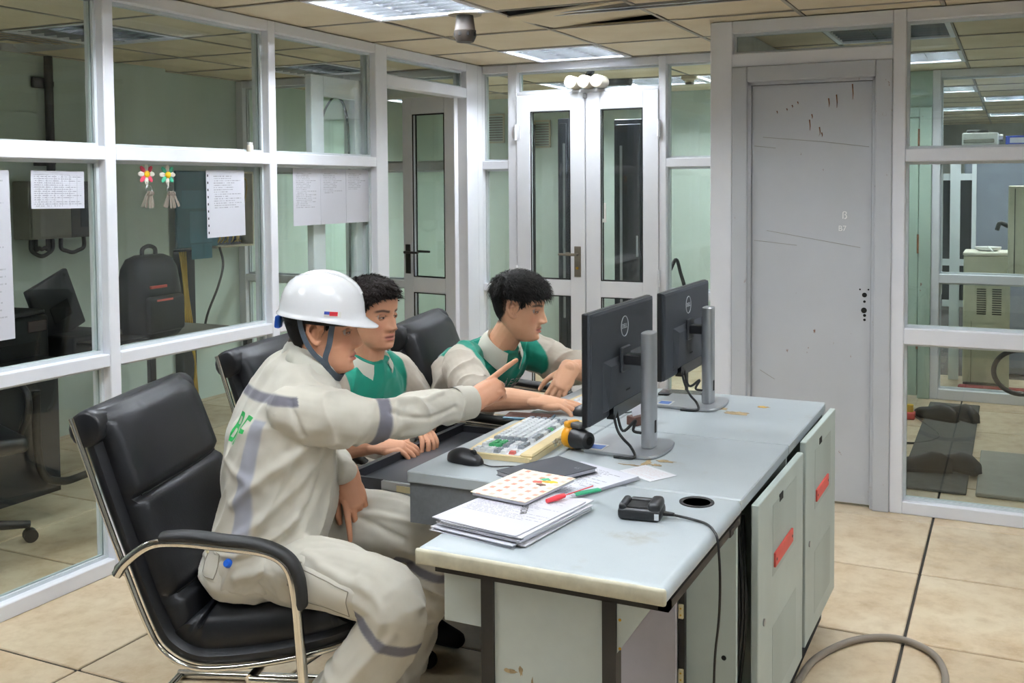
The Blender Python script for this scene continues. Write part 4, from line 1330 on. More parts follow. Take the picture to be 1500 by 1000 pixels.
def hand(mb, M, side, curls, thumb=(38, -12, 15, 15), s=0.95, spread=(7, 1, -4, -10)):
    """side +1: thumb towards +y. curls: per finger three joint angles in degrees. dorsal side is +z, fingers along +x"""
    def g(p): return tuple(M @ Vector((p[0] * s, p[1] * s * side, p[2] * s)))
    # palm
    ys = (.026, .009, -.009, -.026)
    limb(mb, [g((-.02, 0, 0)), g((.01, 0, 0)), g((.045, 0, .001)), g((.080, 0, 0))], [.021, .021, .018, .014], 18, 4, 1.75, up=tuple(M.to_3x3() @ Vector((0, 0, 1))))
    limb(mb, [g((.0, .012, -.006)), g((.03, .024, -.010)), g((.055, .026, -.006))], [.017, .017, .012], 12, 4)
    limb(mb, [g((.0, -.014, -.006)), g((.04, -.026, -.006)), g((.072, -.027, -.003))], [.015, .013, .010], 12, 4)
    lens = ((.044, .027, .021), (.048, .030, .022), (.044, .028, .021), (.035, .021, .019))
    rads = ((.0092, .0086, .0078, .0066), (.0095, .0088, .008, .0068), (.009, .0084, .0076, .0065), (.008, .0075, .0068, .006))
    tips = []
    for f in range(4):
        p = np.array([.082 - (.006 if f == 3 else .002 if f in (0, 2) else 0), ys[f], 0.0])
        a = 0.0; sp = math.radians(spread[f])
        pts = [p - np.array([.012, 0, 0]), p.copy()]
        for j in range(3):
            a += math.radians(curls[f][j])
            p = p + lens[f][j] * np.array([math.cos(a) * math.cos(sp), math.cos(a) * math.sin(sp), -math.sin(a)])
            pts.append(p.copy())
        limb(mb, [g(q) for q in pts], [rads[f][0] * s] + [r * s for r in rads[f]], 12, 4)
        tips.append(g(pts[-1]))
    yw, pt, c1, c2 = [math.radians(v) for v in thumb]
    p = np.array([.018, .026, -.008]); pts = [p.copy()]
    for L_, dy, dp in ((.042, 0, 0), (.031, c1, .1), (.025, c2, .1)):
        yw -= dy; pt -= dp
        p = p + L_ * np.array([math.cos(yw) * math.cos(pt), math.sin(yw) * math.cos(pt), math.sin(pt)])
        pts.append(p.copy())
    limb(mb, [g(q) for q in pts], [.0135 * s, .0108 * s, .0096 * s, .0078 * s], 12, 4)
    return tips

# ---- head in its own frame: x forward, y left, z up, eyes at z = 0
HZ = [-.122, -.116, -.105, -.088, -.07, -.05, -.03, -.01, .01, .03, .05, .075, .095, .108, .116]
HF = [.040, .066, .082, .085, .0845, .084, .084, .082, .083, .0885, .089, .082, .066, .044, .005]
HB = [.02, .005, -.012, -.030, -.048, -.066, -.081, -.091, -.098, -.102, -.102, -.094, -.076, -.050, -.008]
HW = [.012, .028, .042, .053, .0595, .0635, .0665, .0690, .0715, .0735, .0738, .0685, .0560, .0380, .006]
def head_grid(nz=84, nt=110, jaw=1.0, nose=1.0):
    zs = np.linspace(HZ[0], HZ[-1], nz)
    zs = HZ[0] + (HZ[-1] - HZ[0]) * (0.5 - 0.5 * np.cos(np.linspace(0, PI, nz)))
    F = np.interp(zs, HZ, HF); B = np.interp(zs, HZ, HB); W = np.interp(zs, HZ, HW)
    for arr in (F, B, W):
        arr[1:-1] = (arr[:-2] + 2 * arr[1:-1] + arr[2:]) / 4
    W = W * np.where(zs < -.04, jaw, 1.0)
    t = np.linspace(0, 2 * PI, nt, endpoint=False)
    # denser towards the face
    t = t - 0.45 * np.sin(t)
    Z, Tt = np.meshgrid(zs, t, indexing='ij')
    mid = (np.interp(Z, zs, F) * .30 + np.interp(Z, zs, B) * .70)
    rf = np.interp(Z, zs, F) - mid; rb = mid - np.interp(Z, zs, B); Wg = np.interp(Z, zs, W)
    c = np.cos(Tt); s = np.sin(Tt)
    ex = np.where(c > 0, 2.35, 2.05)
    X = mid + np.where(c > 0, rf, rb) * np.sign(c) * np.abs(c) ** (2 / ex)
    Y = Wg * np.sign(s) * np.abs(s) ** (2 / ex)
    fm = smooth01((c + .05) / .5)
    G = lambda y0, z0, sy, sz: np.exp(-((Y - y0) / sy) ** 2 - ((Z - z0) / sz) ** 2)
    # nose
    pz = np.interp(Z, [-.058, -.049, -.044, -.036, -.02, .0, .016, .03], [0, .005, .019, .0265, .0205, .0105, .004, 0]) * nose
    sw = np.interp(Z, [-.05, -.04, -.02, .0, .02], [.0150, .0145, .0100, .0078, .009])
    dX = pz * np.exp(-(Y / sw) ** 2)
    for sg in (-1, 1):
        dX = dX + .0110 * G(sg * .0160, -.0395, .0066, .0078) * nose      # nostril wing
        dX = dX - .0105 * G(sg * .031, .001, .0150, .0105)               # eye socket
        dX = dX + .0042 * G(sg * .031, .0185, .018, .0055)               # brow ridge
        dX = dX + .0042 * G(sg * .043, -.030, .017, .016)                # cheekbone
        dX = dX - .0030 * G(sg * .024, -.060, .006, .012)                # mouth corner fold
        dX = dX + .0030 * G(sg * .031, -.0105, .013, .004)               # lower lid
        dX = dX - .003 * G(sg * .0075, -.0485, .0038, .0028)             # nostril
    dX = dX + .0088 * G(0, -.0630, .019, .0046) + .0095 * G(0, -.0755, .0165, .0050) - .0085 * G(0, -.0690, .024, .0024)
    dX = dX - .0042 * G(0, -.0850, .018, .0055) + .0055 * G(0, -.102, .018, .010) - .0022 * G(0, -.0555, .004, .005)
    X = X + dX * fm
    V = np.stack([X, Y, Z], -1).reshape(-1, 3)
    faces = []
    for i in range(nz - 1):
        for j in range(nt):
            j2 = (j + 1) % nt
            faces.append((i * nt + j, i * nt + j2, (i + 1) * nt + j2, (i + 1) * nt + j))
    faces.append(tuple(range(nt - 1, -1, -1))); faces.append(tuple((nz - 1) * nt + j for j in range(nt)))
    return V, faces

def ear(mb, M, sd):
    def g(p): return tuple(M @ Vector((p[0], p[1] * sd, p[2])))
    rim = spline([(.004, .071, .008), (-.002, .078, .022), (-.014, .083, .027), (-.025, .085, .018), (-.027, .083, .000), (-.020, .079, -.016), (-.010, .075, -.028), (-.001, .071, -.030), (.002, .069, -.022)], 4)
    k = len(rim)
    mb.tube([g(p) for p in rim], [.0045 if i < k * .6 else .0055 for i in range(k)], 8)
    mb.tube([g(p) for p in spline([(-.004, .073, .010), (-.014, .0765, .006), (-.016, .076, -.006), (-.008, .074, -.014)], 4)], .004, 8)
    mb.ell((0, 0, 0), (.013, .004, .022), 14, 8, M @ Matrix.Translation((-.012, .071 * sd, -.002)) @ Matrix.Rotation(sd * math.radians(20), 4, 'Z'))

HAIRLINE_T = np.radians([0, 25, 45, 58, 68, 80, 95, 120, 150, 180])
def hairline(theta, kind):
    z = {'short': [.062, .058, .046, .028, .004, -.014, .018, -.030, -.058, -.064],
         'fringe': [.046, .044, .038, .026, .006, -.012, .018, -.036, -.066, -.072],
         'cap': [.07, .07, .06, .04, .010, -.012, .018, -.040, -.078, -.086]}[kind]
    return np.interp(np.abs(theta), HAIRLINE_T, z)

def make_hair(name, HV, HFc, M, kind, mat, parent, thick, blades, length, messy, fwd=1.0):
    bm_tree = BVHTree.FromPolygons([tuple(v) for v in HV], HFc)
    V = HV
    th = np.arctan2(V[:, 1], V[:, 0] + .005)
    inside = (V[:, 2] > hairline(th, kind)) & ~((np.abs(V[:, 1]) > .055) & (V[:, 0] > -.036) & (V[:, 0] < .012) & (V[:, 2] < .026))
    ctr = np.array([-.008, 0, .015])
    d = V - ctr; dn = d / np.linalg.norm(d, axis=1)[:, None]
    hl = hairline(th, kind)
    edge = smooth01((V[:, 2] - hl) / .035)
    sidef = smooth01((V[:, 2] - .0) / .06)
    nz = np.array([noise.noise(Vector(v) * 55) for v in V])
    off = (.0012 + thick * edge * (.35 + .65 * sidef)) * (1 + .25 * nz)
    sv = V + dn * off[:, None]
    m = MB()
    fs = [f for f in HFc if len(f) == 4 and all(inside[i] for i in f)]
    used = sorted({i for f in fs for i in f}); mp = {k: i for i, k in enumerate(used)}
    m.add([tuple(sv[i]) for i in used], [tuple(mp[i] for i in f) for f in fs])
    r = np.random.default_rng(len(name) + blades)
    cnt = 0
    while cnt < blades:
        v = r.normal(size=3); v /= np.linalg.norm(v)
        if v[2] < -.75: continue
        hit = bm_tree.ray_cast(Vector(ctr + v * .3), Vector(-v))
        if hit[0] is None: continue
        p = np.array(hit[0]); n = v
        t_ = math.atan2(p[1], p[0] + .005); h0 = float(hairline(t_, kind))
        if p[2] < h0 + .002 or (kind == 'cap' and p[2] > .028): continue
        if abs(p[1]) > .055 and -.042 < p[0] < .018 and p[2] < .034: continue
        cnt += 1
        top = float(smooth01((p[2] - .0) / .07))
        L = length * (.25 + .75 * top) * r.uniform(.6, 1.25)
        # combed direction: forward on top, down at the sides and back
        c = np.array([fwd * top, 0, 0]) + np.array([-.15, 0, -1.0]) * (1 - top) + r.normal(size=3) * messy
        if p[0] < -.05: c = c * .5 + np.array([-.3, 0, -.7])
        c = c - n * c.dot(n); c /= np.linalg.norm(c) + 1e-9
        lift = (.55 if kind == 'short' else .35) * top + .08 + messy * .35 * r.uniform(0, 1)
        base = p + n * (thick * (.2 + .5 * top))
        side = np.cross(n, c)
        wd = r.uniform(.0012, .0024)
        P = [base, base + (c * .5 + n * lift * .6) * L, base + (c * 1.0 + n * lift * (.6 if kind == 'fringe' else .9)) * L - np.array([0, 0, .12 * L * top])]
        vs_ = [P[0] - side * wd, P[0] + side * wd, P[1] + side * wd * .8 + n * .0004, P[1] - side * wd * .8, P[2]]
        m.add([tuple(x) for x in vs_], [(0, 1, 2, 3), (3, 2, 4)])
    m.v = [tuple(M @ Vector(v)) for v in m.v]
    return m.build(name, mat, parent, 180)

def make_collar(parent, c, yaw, pitch, r, mat_rgb, gap=38, h=.034, fall=.040, ry=1.12, tip=.02):
    F, L = yaw_axes(yaw)
    M = frame(F * math.cos(pitch) + np.array([0, 0, -1]) * math.sin(pitch), (F * math.sin(pitch) + np.array([0, 0, 1]) * math.cos(pitch)), c)
    m = MB(); rings = []
    n = 40
    for k in range(n + 1):
        u = k / n
        a = math.radians(gap + (360 - 2 * gap) * u)
        e = abs(u - .5) * 2
        drop = .020 * e ** 2
        pts = []
        for (rr, z) in ((r - .002, -.012), (r - .001, h * .6), (r + .002, h), (r + .006, h + .002), (r + .011, h - .006), (r + .017 + .006 * e, h * .35), (r + .020 + .012 * e, h - fall - tip * e ** 5)):
            pts.append((rr * math.cos(a), rr * ry * math.sin(a), z - drop))
        inner = [(x * .965, y * .965, z - .0025) for x, y, z in reversed(pts)]
        rings.append([tuple(M @ Vector(q)) for q in pts + inner])
    m.loft(rings)
    me = m.mesh('collar', CLOTH, 60)
    paint(me, mat_rgb)
    return link('collar', me, parent)

def noise_low(C, seed):
    return np.array([noise.noise(Vector(q)) for q in C * 6.0 + seed * 3])

def fold_disp(me, C, N, amp, scale, stretch, seed, extra=()):
    """cloth folds: ridged noise drawn out along a direction field plus explicit fold lines"""
    d = np.zeros(len(C))
    S = np.array(stretch, float); S /= np.linalg.norm(S)
    par = C @ S
    Q = (C - np.outer(par, S)) * scale + np.outer(par * scale * .28, S) + seed
    warp = np.array([noise.noise(Vector(q) * .45) for q in Q])
    Q2 = Q + warp[:, None] * .8
    nz = np.array([noise.noise(Vector(q)) for q in Q2])
    d += amp * (1.1 * (1 - np.minimum(1, 2.6 * np.abs(nz))) ** 1.5 - .35 + .5 * noise_low(C, seed))
    Q3 = C * scale * 2.3 + seed * 2
    d += amp * .35 * np.array([noise.noise(Vector(q)) for q in Q3])
    tr_ = tri_points(me) if extra else None
    for pts, w, a in extra:
        P = np.array([tuple(tr_.find_nearest(Vector(q))[0]) for q in spline(pts, 6)])
        best = np.full(len(C), 9.0)
        for i in range(len(P) - 1):
            A_, B_ = P[i], P[i + 1]; AB = B_ - A_
            t = np.clip(((C - A_) @ AB) / (AB @ AB), 0, 1)
            best = np.minimum(best, np.linalg.norm(C - A_ - t[:, None] * AB, axis=1))
        d += a * np.exp(-(best / w) ** 2)
    return d

def seg_param(C, A_, B_):
    A_ = np.array(A_); B_ = np.array(B_); AB = B_ - A_
    t = ((C - A_) @ AB) / (AB @ AB)
    return t, np.linalg.norm(C - A_ - np.clip(t, 0, 1)[:, None] * AB, axis=1)

CREAM2 = np.array(srgb('#bfb6a8')); CREAM = np.array(srgb('#cdc8bb')); CREAM_P = np.array(srgb('#cbc6b9')); GREEN = np.array(srgb('#00826c')); TAPE = np.array(srgb('#a2a3ad')); BAND = np.array(srgb('#6c6a73')); WHITE_CL = np.array(srgb('#d6d3c6'))
def mixc(col, rgb, m): 
    return col * (1 - m[:, None]) + np.array(rgb) * m[:, None]
def soft(x, a, b, w=.007):
    """1 inside a..b with soft edge"""
    return smooth01((x - a) / w + .5) * smooth01((b - x) / w + .5)

def add_head(body, M, skin, lips='#a8625a', jaw=1.0, nose=1.0):
    HV, HFc = head_grid(jaw=jaw, nose=nose)
    body.add([tuple(v) for v in HV], HFc, M)
    for sd in (-1, 1): ear(body, M, sd)
    return HV, HFc

def paint_skin(me, M, skin, kind, HVs, brow_dz=0.0):
    C = coords(me)
    Mi = np.array(M.inverted())
    H = C @ Mi[:3, :3].T + Mi[:3, 3]
    col = np.tile(np.array(srgb(skin)), (len(C), 1))
    inhead = (np.abs(H[:, 0]) < .125) & (np.abs(H[:, 1]) < .095) & (H[:, 2] > -.13) & (H[:, 2] < .14)
    G = lambda y0, z0, sy, sz: np.exp(-((H[:, 1] - y0) / sy) ** 2 - ((H[:, 2] - z0) / sz) ** 2)
    front = smooth01((H[:, 0] - .045) / .02) * inhead
    lip = np.clip(G(0, -.0692, .0235, .0115) * 1.7, 0, 1) ** 2 * front
    col = mixc(col, srgb('#b0645e'), np.clip(lip, 0, .8))
    for sd in (-1, 1):
        y = H[:, 1] * sd
        arc = .0190 + brow_dz + .004 * np.exp(-((y - .036) / .014) ** 2) - .12 * np.clip(y - .04, 0, 1)
        br = np.exp(-((H[:, 2] - arc) / .0044) ** 4) * soft(y, .012, .053, .008) * front
        col = mixc(col, srgb('#1d1613'), np.clip(br * .88, 0, 1))
        blush = G(sd * .043, -.030, .02, .02) * front
        col = mixc(col, srgb('#c77a62'), blush * .35)
        lash = np.exp(-(((y - .031) / .0155) ** 2 + ((H[:, 2] - .0035) / .0030) ** 2) ** 2) * front
        col = mixc(col, srgb('#2a1c18'), np.clip(lash * .8, 0, 1))
        ns = G(sd * .0075, -.0490, .0040, .0026) * front
        col = mixc(col, srgb('#4a2a22'), np.clip(ns * .8, 0, 1))
    mouth = np.exp(-((H[:, 2] + .0690) / .0014) ** 2) * soft(np.abs(H[:, 1]), -1, .022, .006) * front
    col = mixc(col, srgb('#6b3630'), np.clip(mouth * .8, 0, 1))
    th = np.arctan2(H[:, 1], H[:, 0] + .005)
    hl = hairline(th, kind)
    er = (np.abs(H[:, 1]) > .066) & (H[:, 0] < .012) & (H[:, 0] > -.035) & (H[:, 2] < .03)
    scalp = smooth01((H[:, 2] - hl + .006) / .014) * inhead * (~er)
    col = mixc(col, srgb('#221a17'), np.clip(scalp * .92, 0, 1))
    paint(me, col)

def add_eyes(parent, M, look=0.0, skin='#d29a7c'):
    for sd in (-1, 1):
        e = MB().ell((0, 0, 0), (.0118, .0128, .0118), 18, 12, M @ Matrix.Translation((.0645, sd * .031, .0)))
        eye = e.build('eye', 'eye_white', parent, 180)
        a = math.radians(look)
        MM = M @ Matrix.Translation((.0645, sd * .031, -.0004)) @ Matrix.Rotation(a, 4, 'Z') @ Matrix.Translation((.0058, 0, 0))
        MB().ell((0, 0, 0), (.0070, .0070, .0070), 14, 8, MM).build('iris', 'iris', eye, 180)
        # upper and lower lids: shells over the eyeball
        for nm, e0, e1 in (('upper_lid', 8, 88), ('lower_lid', -88, -13)):
            rows = []
            for q in range(6):
                rows.append([])
                for k in range(13):
                    u = -1 + 2 * k / 12
                    lo, hi = e0, e1
                    if nm == 'upper_lid': lo = e0 - 16 * u * u + (-3 if sd * u > 0 else -6)
                    else: hi = e1 + 12 * u * u
                    el = math.radians(lo + (hi - lo) * q / 5); az = math.radians(80 * u)
                    rr = .0134
                    rows[-1].append(tuple(M @ Vector((.0645 + rr * math.cos(el) * math.cos(az), sd * .031 + rr * 1.08 * math.cos(el) * math.sin(az), rr * math.sin(el)))))
            me = MB().loft(rows, cap=False, closed=False).mesh(nm, SKIN, 180)
            cc = np.tile(np.array(srgb(skin)) * .92, (78, 1))
            edge = slice(0, 13) if nm == 'upper_lid' else slice(65, 78)
            cc[edge] = np.array(srgb('#2a1b16' if nm == 'upper_lid' else '#8a5a48'))
            paint(me, cc)
            link(nm, me, eye)

def head_frame(pos, yaw, pitch, roll=0, s=.95):
    """pos = point midway between the ears at eye level"""
    return Matrix.Translation(pos) @ Matrix.Rotation(math.radians(yaw), 4, 'Z') @ Matrix.Rotation(math.radians(pitch), 4, 'Y') @ Matrix.Rotation(math.radians(roll), 4, 'X') @ Matrix.Scale(s, 4)

def button(parent, p, n, r=.006):
    M = frame(Vector(n).orthogonal(), n, p)
    b = MB().lathe([(0, .0), (r, .0), (r, .002), (r * .75, .0028), (r * .6, .002), (0, .002)], 14, M)
    return b.build('button', 'button', parent, 40)

def tri_points(me):
    return BVHTree.FromPolygons([v.co[:] for v in me.vertices], [p.vertices[:] for p in me.polygons])

def decal_text(body, size, mat, tree, M, parent, name, sub=3, lift=.0012, shear=0.0, bold=0.0):
    """flat letters laid on a curved cloth: M maps letter plane to world, projected along M's -z"""
    me = text_mesh(body, size, mat, 0, bold=size * bold)
    bm = bmesh.new(); bm.from_mesh(me)
    bmesh.ops.triangulate(bm, faces=bm.faces[:])
    for _ in range(sub):
        bmesh.ops.subdivide_edges(bm, edges=[e for e in bm.edges if e.calc_length() > size * .12], cuts=1)
        bmesh.ops.triangulate(bm, faces=bm.faces[:])
    nd = (M.to_3x3() @ Vector((0, 0, -1))).normalized()
    for v in bm.verts:
        p = M @ Vector((v.co.x + shear * v.co.y, v.co.y, 0))
        h = tree.ray_cast(p - nd * .15, nd)
        v.co = (h[0] - nd * lift) if h[0] is not None else p
    bm.to_mesh(me); bm.free()
    return link(name, me, parent)
def rebase(root, base):
    root.location = base
    for ch in root.children:
        ch.matrix_parent_inverse = Matrix.Translation(base).inverted()

def upper_body(body, neck, arms, core, hands):
    """neck, arm and torso tubes of the continuous body"""
    limb(body, neck[0], neck[1], 20)
    limb(body, core[0], core[1], 20)
    for pts, rad in arms: limb(body, pts, rad, 18)

def finish_cloth(me, col, amp, scale, stretch, seed, extra=(), inset=None):
    C = coords(me); N = normals(me)
    d = fold_disp(me, C, N, amp, scale, stretch, np.array(seed, float), extra)
    if inset is not None: d += inset(C)
    setco(me, C + N * d[:, None])
    me.materials.clear(); me.materials.append(CLOTH)
    paint(me, col)

def helmet_on(parent, M):
    """white hard hat with short peak, harness and chin strap, in the head frame"""
    R = M @ Matrix.Translation((-.004, 0, .034)) @ Matrix.Rotation(math.radians(2), 4, 'Y')
    nt = 72
    def ring(z, k, flare=0.0, peak=0.0, inn=0.0):
        r = []
        for j in range(nt):
            a = 2 * PI * j / nt
            c, s = math.cos(a), math.sin(a)
            e = .112 if c > 0 else .118
            x = e * k * c; y = .102 * k * s
            pk = peak * max(0, math.cos(a)) ** 1.6
            x += flare * c + pk; y += flare * s
            x -= inn * c; y -= inn * s
            r.append((x, y, z - .35 * pk - .004 * max(0, c)))
        return r
    out = [ring(.000, 1.0, .006, .034), ring(.003, 1.0, .006, .034), ring(.008, 1.0, .002, .016), ring(.014, 1.0, .0, .004), ring(.03, .992), ring(.05, .965), ring(.07, .91), ring(.088, .82), ring(.102, .69), ring(.112, .53), ring(.118, .36), ring(.1215, .18), ring(.1225, .02)]
    inn = [ring(.1185, .02), ring(.114, .35), ring(.098, .68), ring(.066, .895), ring(.03, .965), ring(.0, .972), ring(-.001, 1.0, .003, .029)]
    m = MB(); m.loft([[tuple(R @ Vector(p)) for p in r] for r in out + inn[0:]], cap=False)
    h = m.build('hard_hat', 'helmet', parent, 50)
    # crown ridges
    for y0, w_ in ((0, .015),):
        rr = []
        for k in range(15):
            a = math.radians(-62 + 124 * k / 14)
            x = .114 * math.sin(a); z = .004 + .1195 * math.cos(a) ** .78
            rr.append([tuple(R @ Vector((x, y0 + w_ * u, z + (.004 if abs(u) < .8 else -.004) * (1 - .3 * abs(math.sin(a)))))) for u in (-1.15, -.75, 0, .75, 1.15)])
        MB().loft(rr, cap=False, closed=False).build('crown_ridge', 'helmet', h, 60)
    # harness band visible under the rim
    bd = []
    for j in range(40):
        a = 2 * PI * j / 40
        c, s = math.cos(a), math.sin(a)
        bd.append([tuple(R @ Vector((k * c * .106, k * s * .090, z))) for k, z in ((1, -.012), (1.0, .012), (.97, .012), (.97, -.012))])
    bd.append(bd[0])
    MB().loft(bd, cap=False).build('harness_band', 'rubber', h, 60)
    b = MB()
    b.rbox((-.125, -.018, -.042), (-.108, .018, -.008), .005, 2, R)
    b.build('adjuster', 'blue_plastic', h, 50)
    # maker's sticker on the right side
    st = MB(); st2 = MB(); st3 = MB()
    for mb_, a0, a1, z0, z1 in ((st, -80, -57, .013, .028), (st2, -80, -73, .020, .028), (st3, -73, -62, .017, .028)):
        rows = []
        for a in np.linspace(a0, a1, 6):
            c, s = math.cos(math.radians(a)), math.sin(math.radians(a))
            lift = 1.012 if mb_ is st else 1.018
            rows.append([tuple(R @ Vector((  .112 * c * lift, .102 * s * lift, z))) for z in (z0, z1)])
        mb_.loft(rows, cap=False, closed=False)
    so = st.build('sticker', 'white_plastic', h); st2.build('sticker_blue', 'blue_binder', so); st3.build('sticker_red', 'red_pen', so)
    # chin strap, both sides
    def ribbon(pts, w):
        P = spline(pts, 6)
        m_ = MB(); rows = []
        for i, p in enumerate(P):
            t = np.array(P[min(i + 1, len(P) - 1)]) - np.array(P[max(i - 1, 0)]); t /= np.linalg.norm(t)
            n = np.array([p[0] * .2, p[1], p[2] * .12 + .01]); n -= t * n.dot(t); n /= np.linalg.norm(n)
            b_ = np.cross(t, n)
            rows.append([tuple(M @ Vector(np.array(p) + b_ * w * u + n * q)) for u, q in ((-1, 0), (1, 0), (1, .0022), (-1, .0022))])
        m_.loft(rows)
        return m_
    for sd in (-1, 1):
        f = ribbon([(.038, sd * .0805, .036), (.034, sd * .0765, .010), (.030, sd * .0755, -.03), (.022, sd * .0735, -.062), (.022, sd * .069, -.082)], .0075)
        f.build('chin_strap', 'strap', h)
        f = ribbon([(-.050, sd * .0830, .034), (-.042, sd * .0840, .004), (-.026, sd * .085, -.030), (-.004, sd * .079, -.060), (.020, sd * .0705, -.080)], .0065)
        f.build('chin_strap', 'strap', h)
    f = ribbon([(.018, -.0715, -.074), (.028, -.063, -.098), (.044, -.044, -.118), (.055, -.018, -.1275), (.056, .0, -.129), (.055, .018, -.1275), (.044, .044, -.118), (.028, .063, -.098), (.018, .0715, -.074)], .010)
    f.build('chin_strap', 'strap', h)
    return h

# ---------------- man in the hard hat
def person_hat():
    root = thing('person', 'seated person in white hard hat and cream overalls pointing at the monitor', 'person')
    S = dict(R=np.array([-1.560, 2.005, .918]), L=np.array([-1.825, 2.235, .925]))
    eR, wR = np.array([-1.462, 2.20, .892]), np.array([-1.366, 2.452, .880])
    eL, wL = np.array([-1.84, 2.36, .74]), np.array([-1.628, 2.225, .712])
    HM = head_frame((-1.632, 2.152, 1.110), 27, 4, 0, .96)
    body = MB()
    HV, HFc = add_head(body, HM, None, jaw=1.03)
    upper_body(body, ([(-1.70, 2.13, .98), (-1.685, 2.138, 1.03), (-1.668, 2.144, 1.075)], [.062, .056, .056]),
               [([S['R'], eR, wR], [.045, .036, .026]), ([S['L'], eL, wL], [.045, .036, .026])],
               ([(-1.76, 2.08, .55), (-1.74, 2.11, .75), (-1.70, 2.13, .98)], [.09, .09, .07]), None)
    for pts in (((-1.735, 2.02, .52), (-1.320, 1.968, .515), (-1.55, 1.97, .10)), ((-1.83, 2.20, .53), (-1.40, 2.335, .52), (-1.55, 2.35, .10))):
        limb(body, pts, [.055, .042, .032], 12)
    MR = frame((.56, .52, .44), (.22, -.72, .56), wR + np.array([.006, .012, .004]))
    hand(body, MR, 1, ((4, 4, 4), (72, 92, 55), (78, 95, 55), (80, 92, 55)), thumb=(18, -40, 35, 30), s=.97)
    ML = frame((.50, -.22, -.80), (.62, -.60, .32), wL + np.array([.008, 0, -.01]))
    hand(body, ML, -1, ((12, 18, 10), (38, 42, 25), (48, 50, 30), (52, 50, 30)), thumb=(22, -14, 10, 10), s=.97)
    me = voxel(body, .0025, 1)
    me.materials.clear(); me.materials.append(SKIN)
    paint_skin(me, HM, '#dba180', 'cap', HV)
    link('body', me, root)
    add_eyes(root, HM, -4)
    make_hair('hair', HV, HFc, HM, 'cap', 'hair', root, .010, 2600, .026, .25)
    helmet_on(root, HM)
    # shirt
    sh = MB()
    secs = [((-1.762, 2.075, .485), 22, .178, .142, 0), ((-1.762, 2.08, .56), 28, .185, .146, 0), ((-1.748, 2.10, .65), 36, .190, .148, 4), ((-1.742, 2.105, .75), 43, .196, .142, 6),
            ((-1.733, 2.112, .84), 49, .202, .130, 9), ((-1.712, 2.126, .92), 50, .196, .114, 13), ((-1.694, 2.136, .985), 50, .150, .092, 17), ((-1.678, 2.143, 1.022), 48, .088, .074, 20), ((-1.670, 2.146, 1.042), 46, .062, .062, 22)]
    sections(sh, secs)
    limb(sh, [S['R'] + (-.05, -.0, .01), S['R'] + (.01, .03, -.005), (S['R'] + eR) / 2 + (0, 0, -.012), eR + (0, 0, -.012), (eR + wR) / 2 + (0, 0, -.006), wR - (.004, .01, 0)], [.066, .070, .062, .054, .049, .042], 24)
    limb(sh, [S['L'] + (.03, 0, .01), S['L'] + (-.01, .03, -.02), (S['L'] + eL) / 2, eL, (eL + wL) / 2, wL], [.078, .078, .068, .060, .050, .040], 24)
    me = voxel(sh, .0040, 4)
    C = coords(me)
    F, L = yaw_axes(45)
    col = np.tile(CREAM, (len(C), 1))
    # bands
    tR, dR = seg_param(C, S['R'], eR)
    onarm = (dR < .10) & (tR > .15)
    sR = (C - S['R']) @ ((eR - S['R']) / np.linalg.norm(eR - S['R']))
    m = soft(sR, .158, .196) * (dR < .11) * ((C - S['R']) @ np.array([.3, .95, 0]) > .05)
    col = mixc(col, BAND, m)
    ctr = np.array([-1.74, 2.105, 0]); lat = (C - ctr) @ L; fw = (C - ctr) @ F
    notarm = 1 - ((dR < .088) & (tR > -.02)) * 1.0
    zb = C[:, 2] + .05 * lat
    col = mixc(col, BAND, soft(zb, .938, .962) * (fw < .02) * notarm)
    zt = C[:, 2]
    tl = -.150 - .02 * (.9 - zt)
    # tape runs down the back on the near side
    col = mixc(col, TAPE, soft(lat, tl - .018 + .02 * (.78 - zt) * (zt < .78), tl + .018) * (fw < 0) * soft(zt, .61, .905) * notarm)
    a3 = lambda *p: [np.array(q) for q in p]
    extra = [
        (a3((-1.52, 2.02, .87), (-1.62, 1.955, .80), (-1.74, 1.91, .70)), .014, .010),
        (a3((-1.50, 2.06, .85), (-1.58, 1.965, .74), (-1.72, 1.92, .62)), .013, .011),
        (a3((-1.50, 2.08, .82), (-1.56, 2.00, .68), (-1.66, 1.95, .58)), .012, -.010),
        (a3((-1.56, 1.96, .66), (-1.70, 1.93, .58), (-1.86, 2.0, .53)), .014, .012),
        (a3((-1.55, 1.99, .60), (-1.66, 1.93, .545), (-1.80, 1.95, .51)), .012, .012),
        (a3((-1.60, 1.95, .63), (-1.74, 1.93, .56), (-1.88, 2.02, .56)), .010, -.012),
        (a3((-1.83, 2.0, .88), (-1.80, 1.96, .80), (-1.70, 1.93, .76)), .012, .007),
        (a3((-1.58, 1.93, .99), (-1.56, 1.92, .93), (-1.55, 1.95, .87)), .007, -.006),
        (a3((-1.46, 2.15, .93), (-1.42, 2.27, .90), (-1.39, 2.38, .915)), .010, .006),
        (a3((-1.44, 2.16, .90), (-1.39, 2.26, .875), (-1.365, 2.36, .885)), .008, -.006),
        (a3((-1.43, 2.20, .84), (-1.40, 2.30, .86), (-1.36, 2.40, .865)), .009, .006)]
    finish_cloth(me, col, .0095, 11, (.55, .25, .8), (3.1, 1.7, 9.2), extra)
    shirt = link('shirt', me, root)
    tree = tri_points(me)
    Fb, Lb = yaw_axes(50)
    # letters on the back: letter x runs towards the wearer's right, i.e. -L
    M = frame(-Lb, -Fb, np.array([-1.735, 2.115, .868]) - Fb * .14 - Lb * .062)
    decal_text('BF', .105, 'logo_green', tree, M, shirt, 'back_letters', shear=.12, bold=.004)
    make_collar(root, (-1.668, 2.147, 1.030), 44, math.radians(20), .060, WHITE_CL, gap=24, h=.036, fall=.052)
    # cuff and button
    d = (wR - eR) / np.linalg.norm(wR - eR)
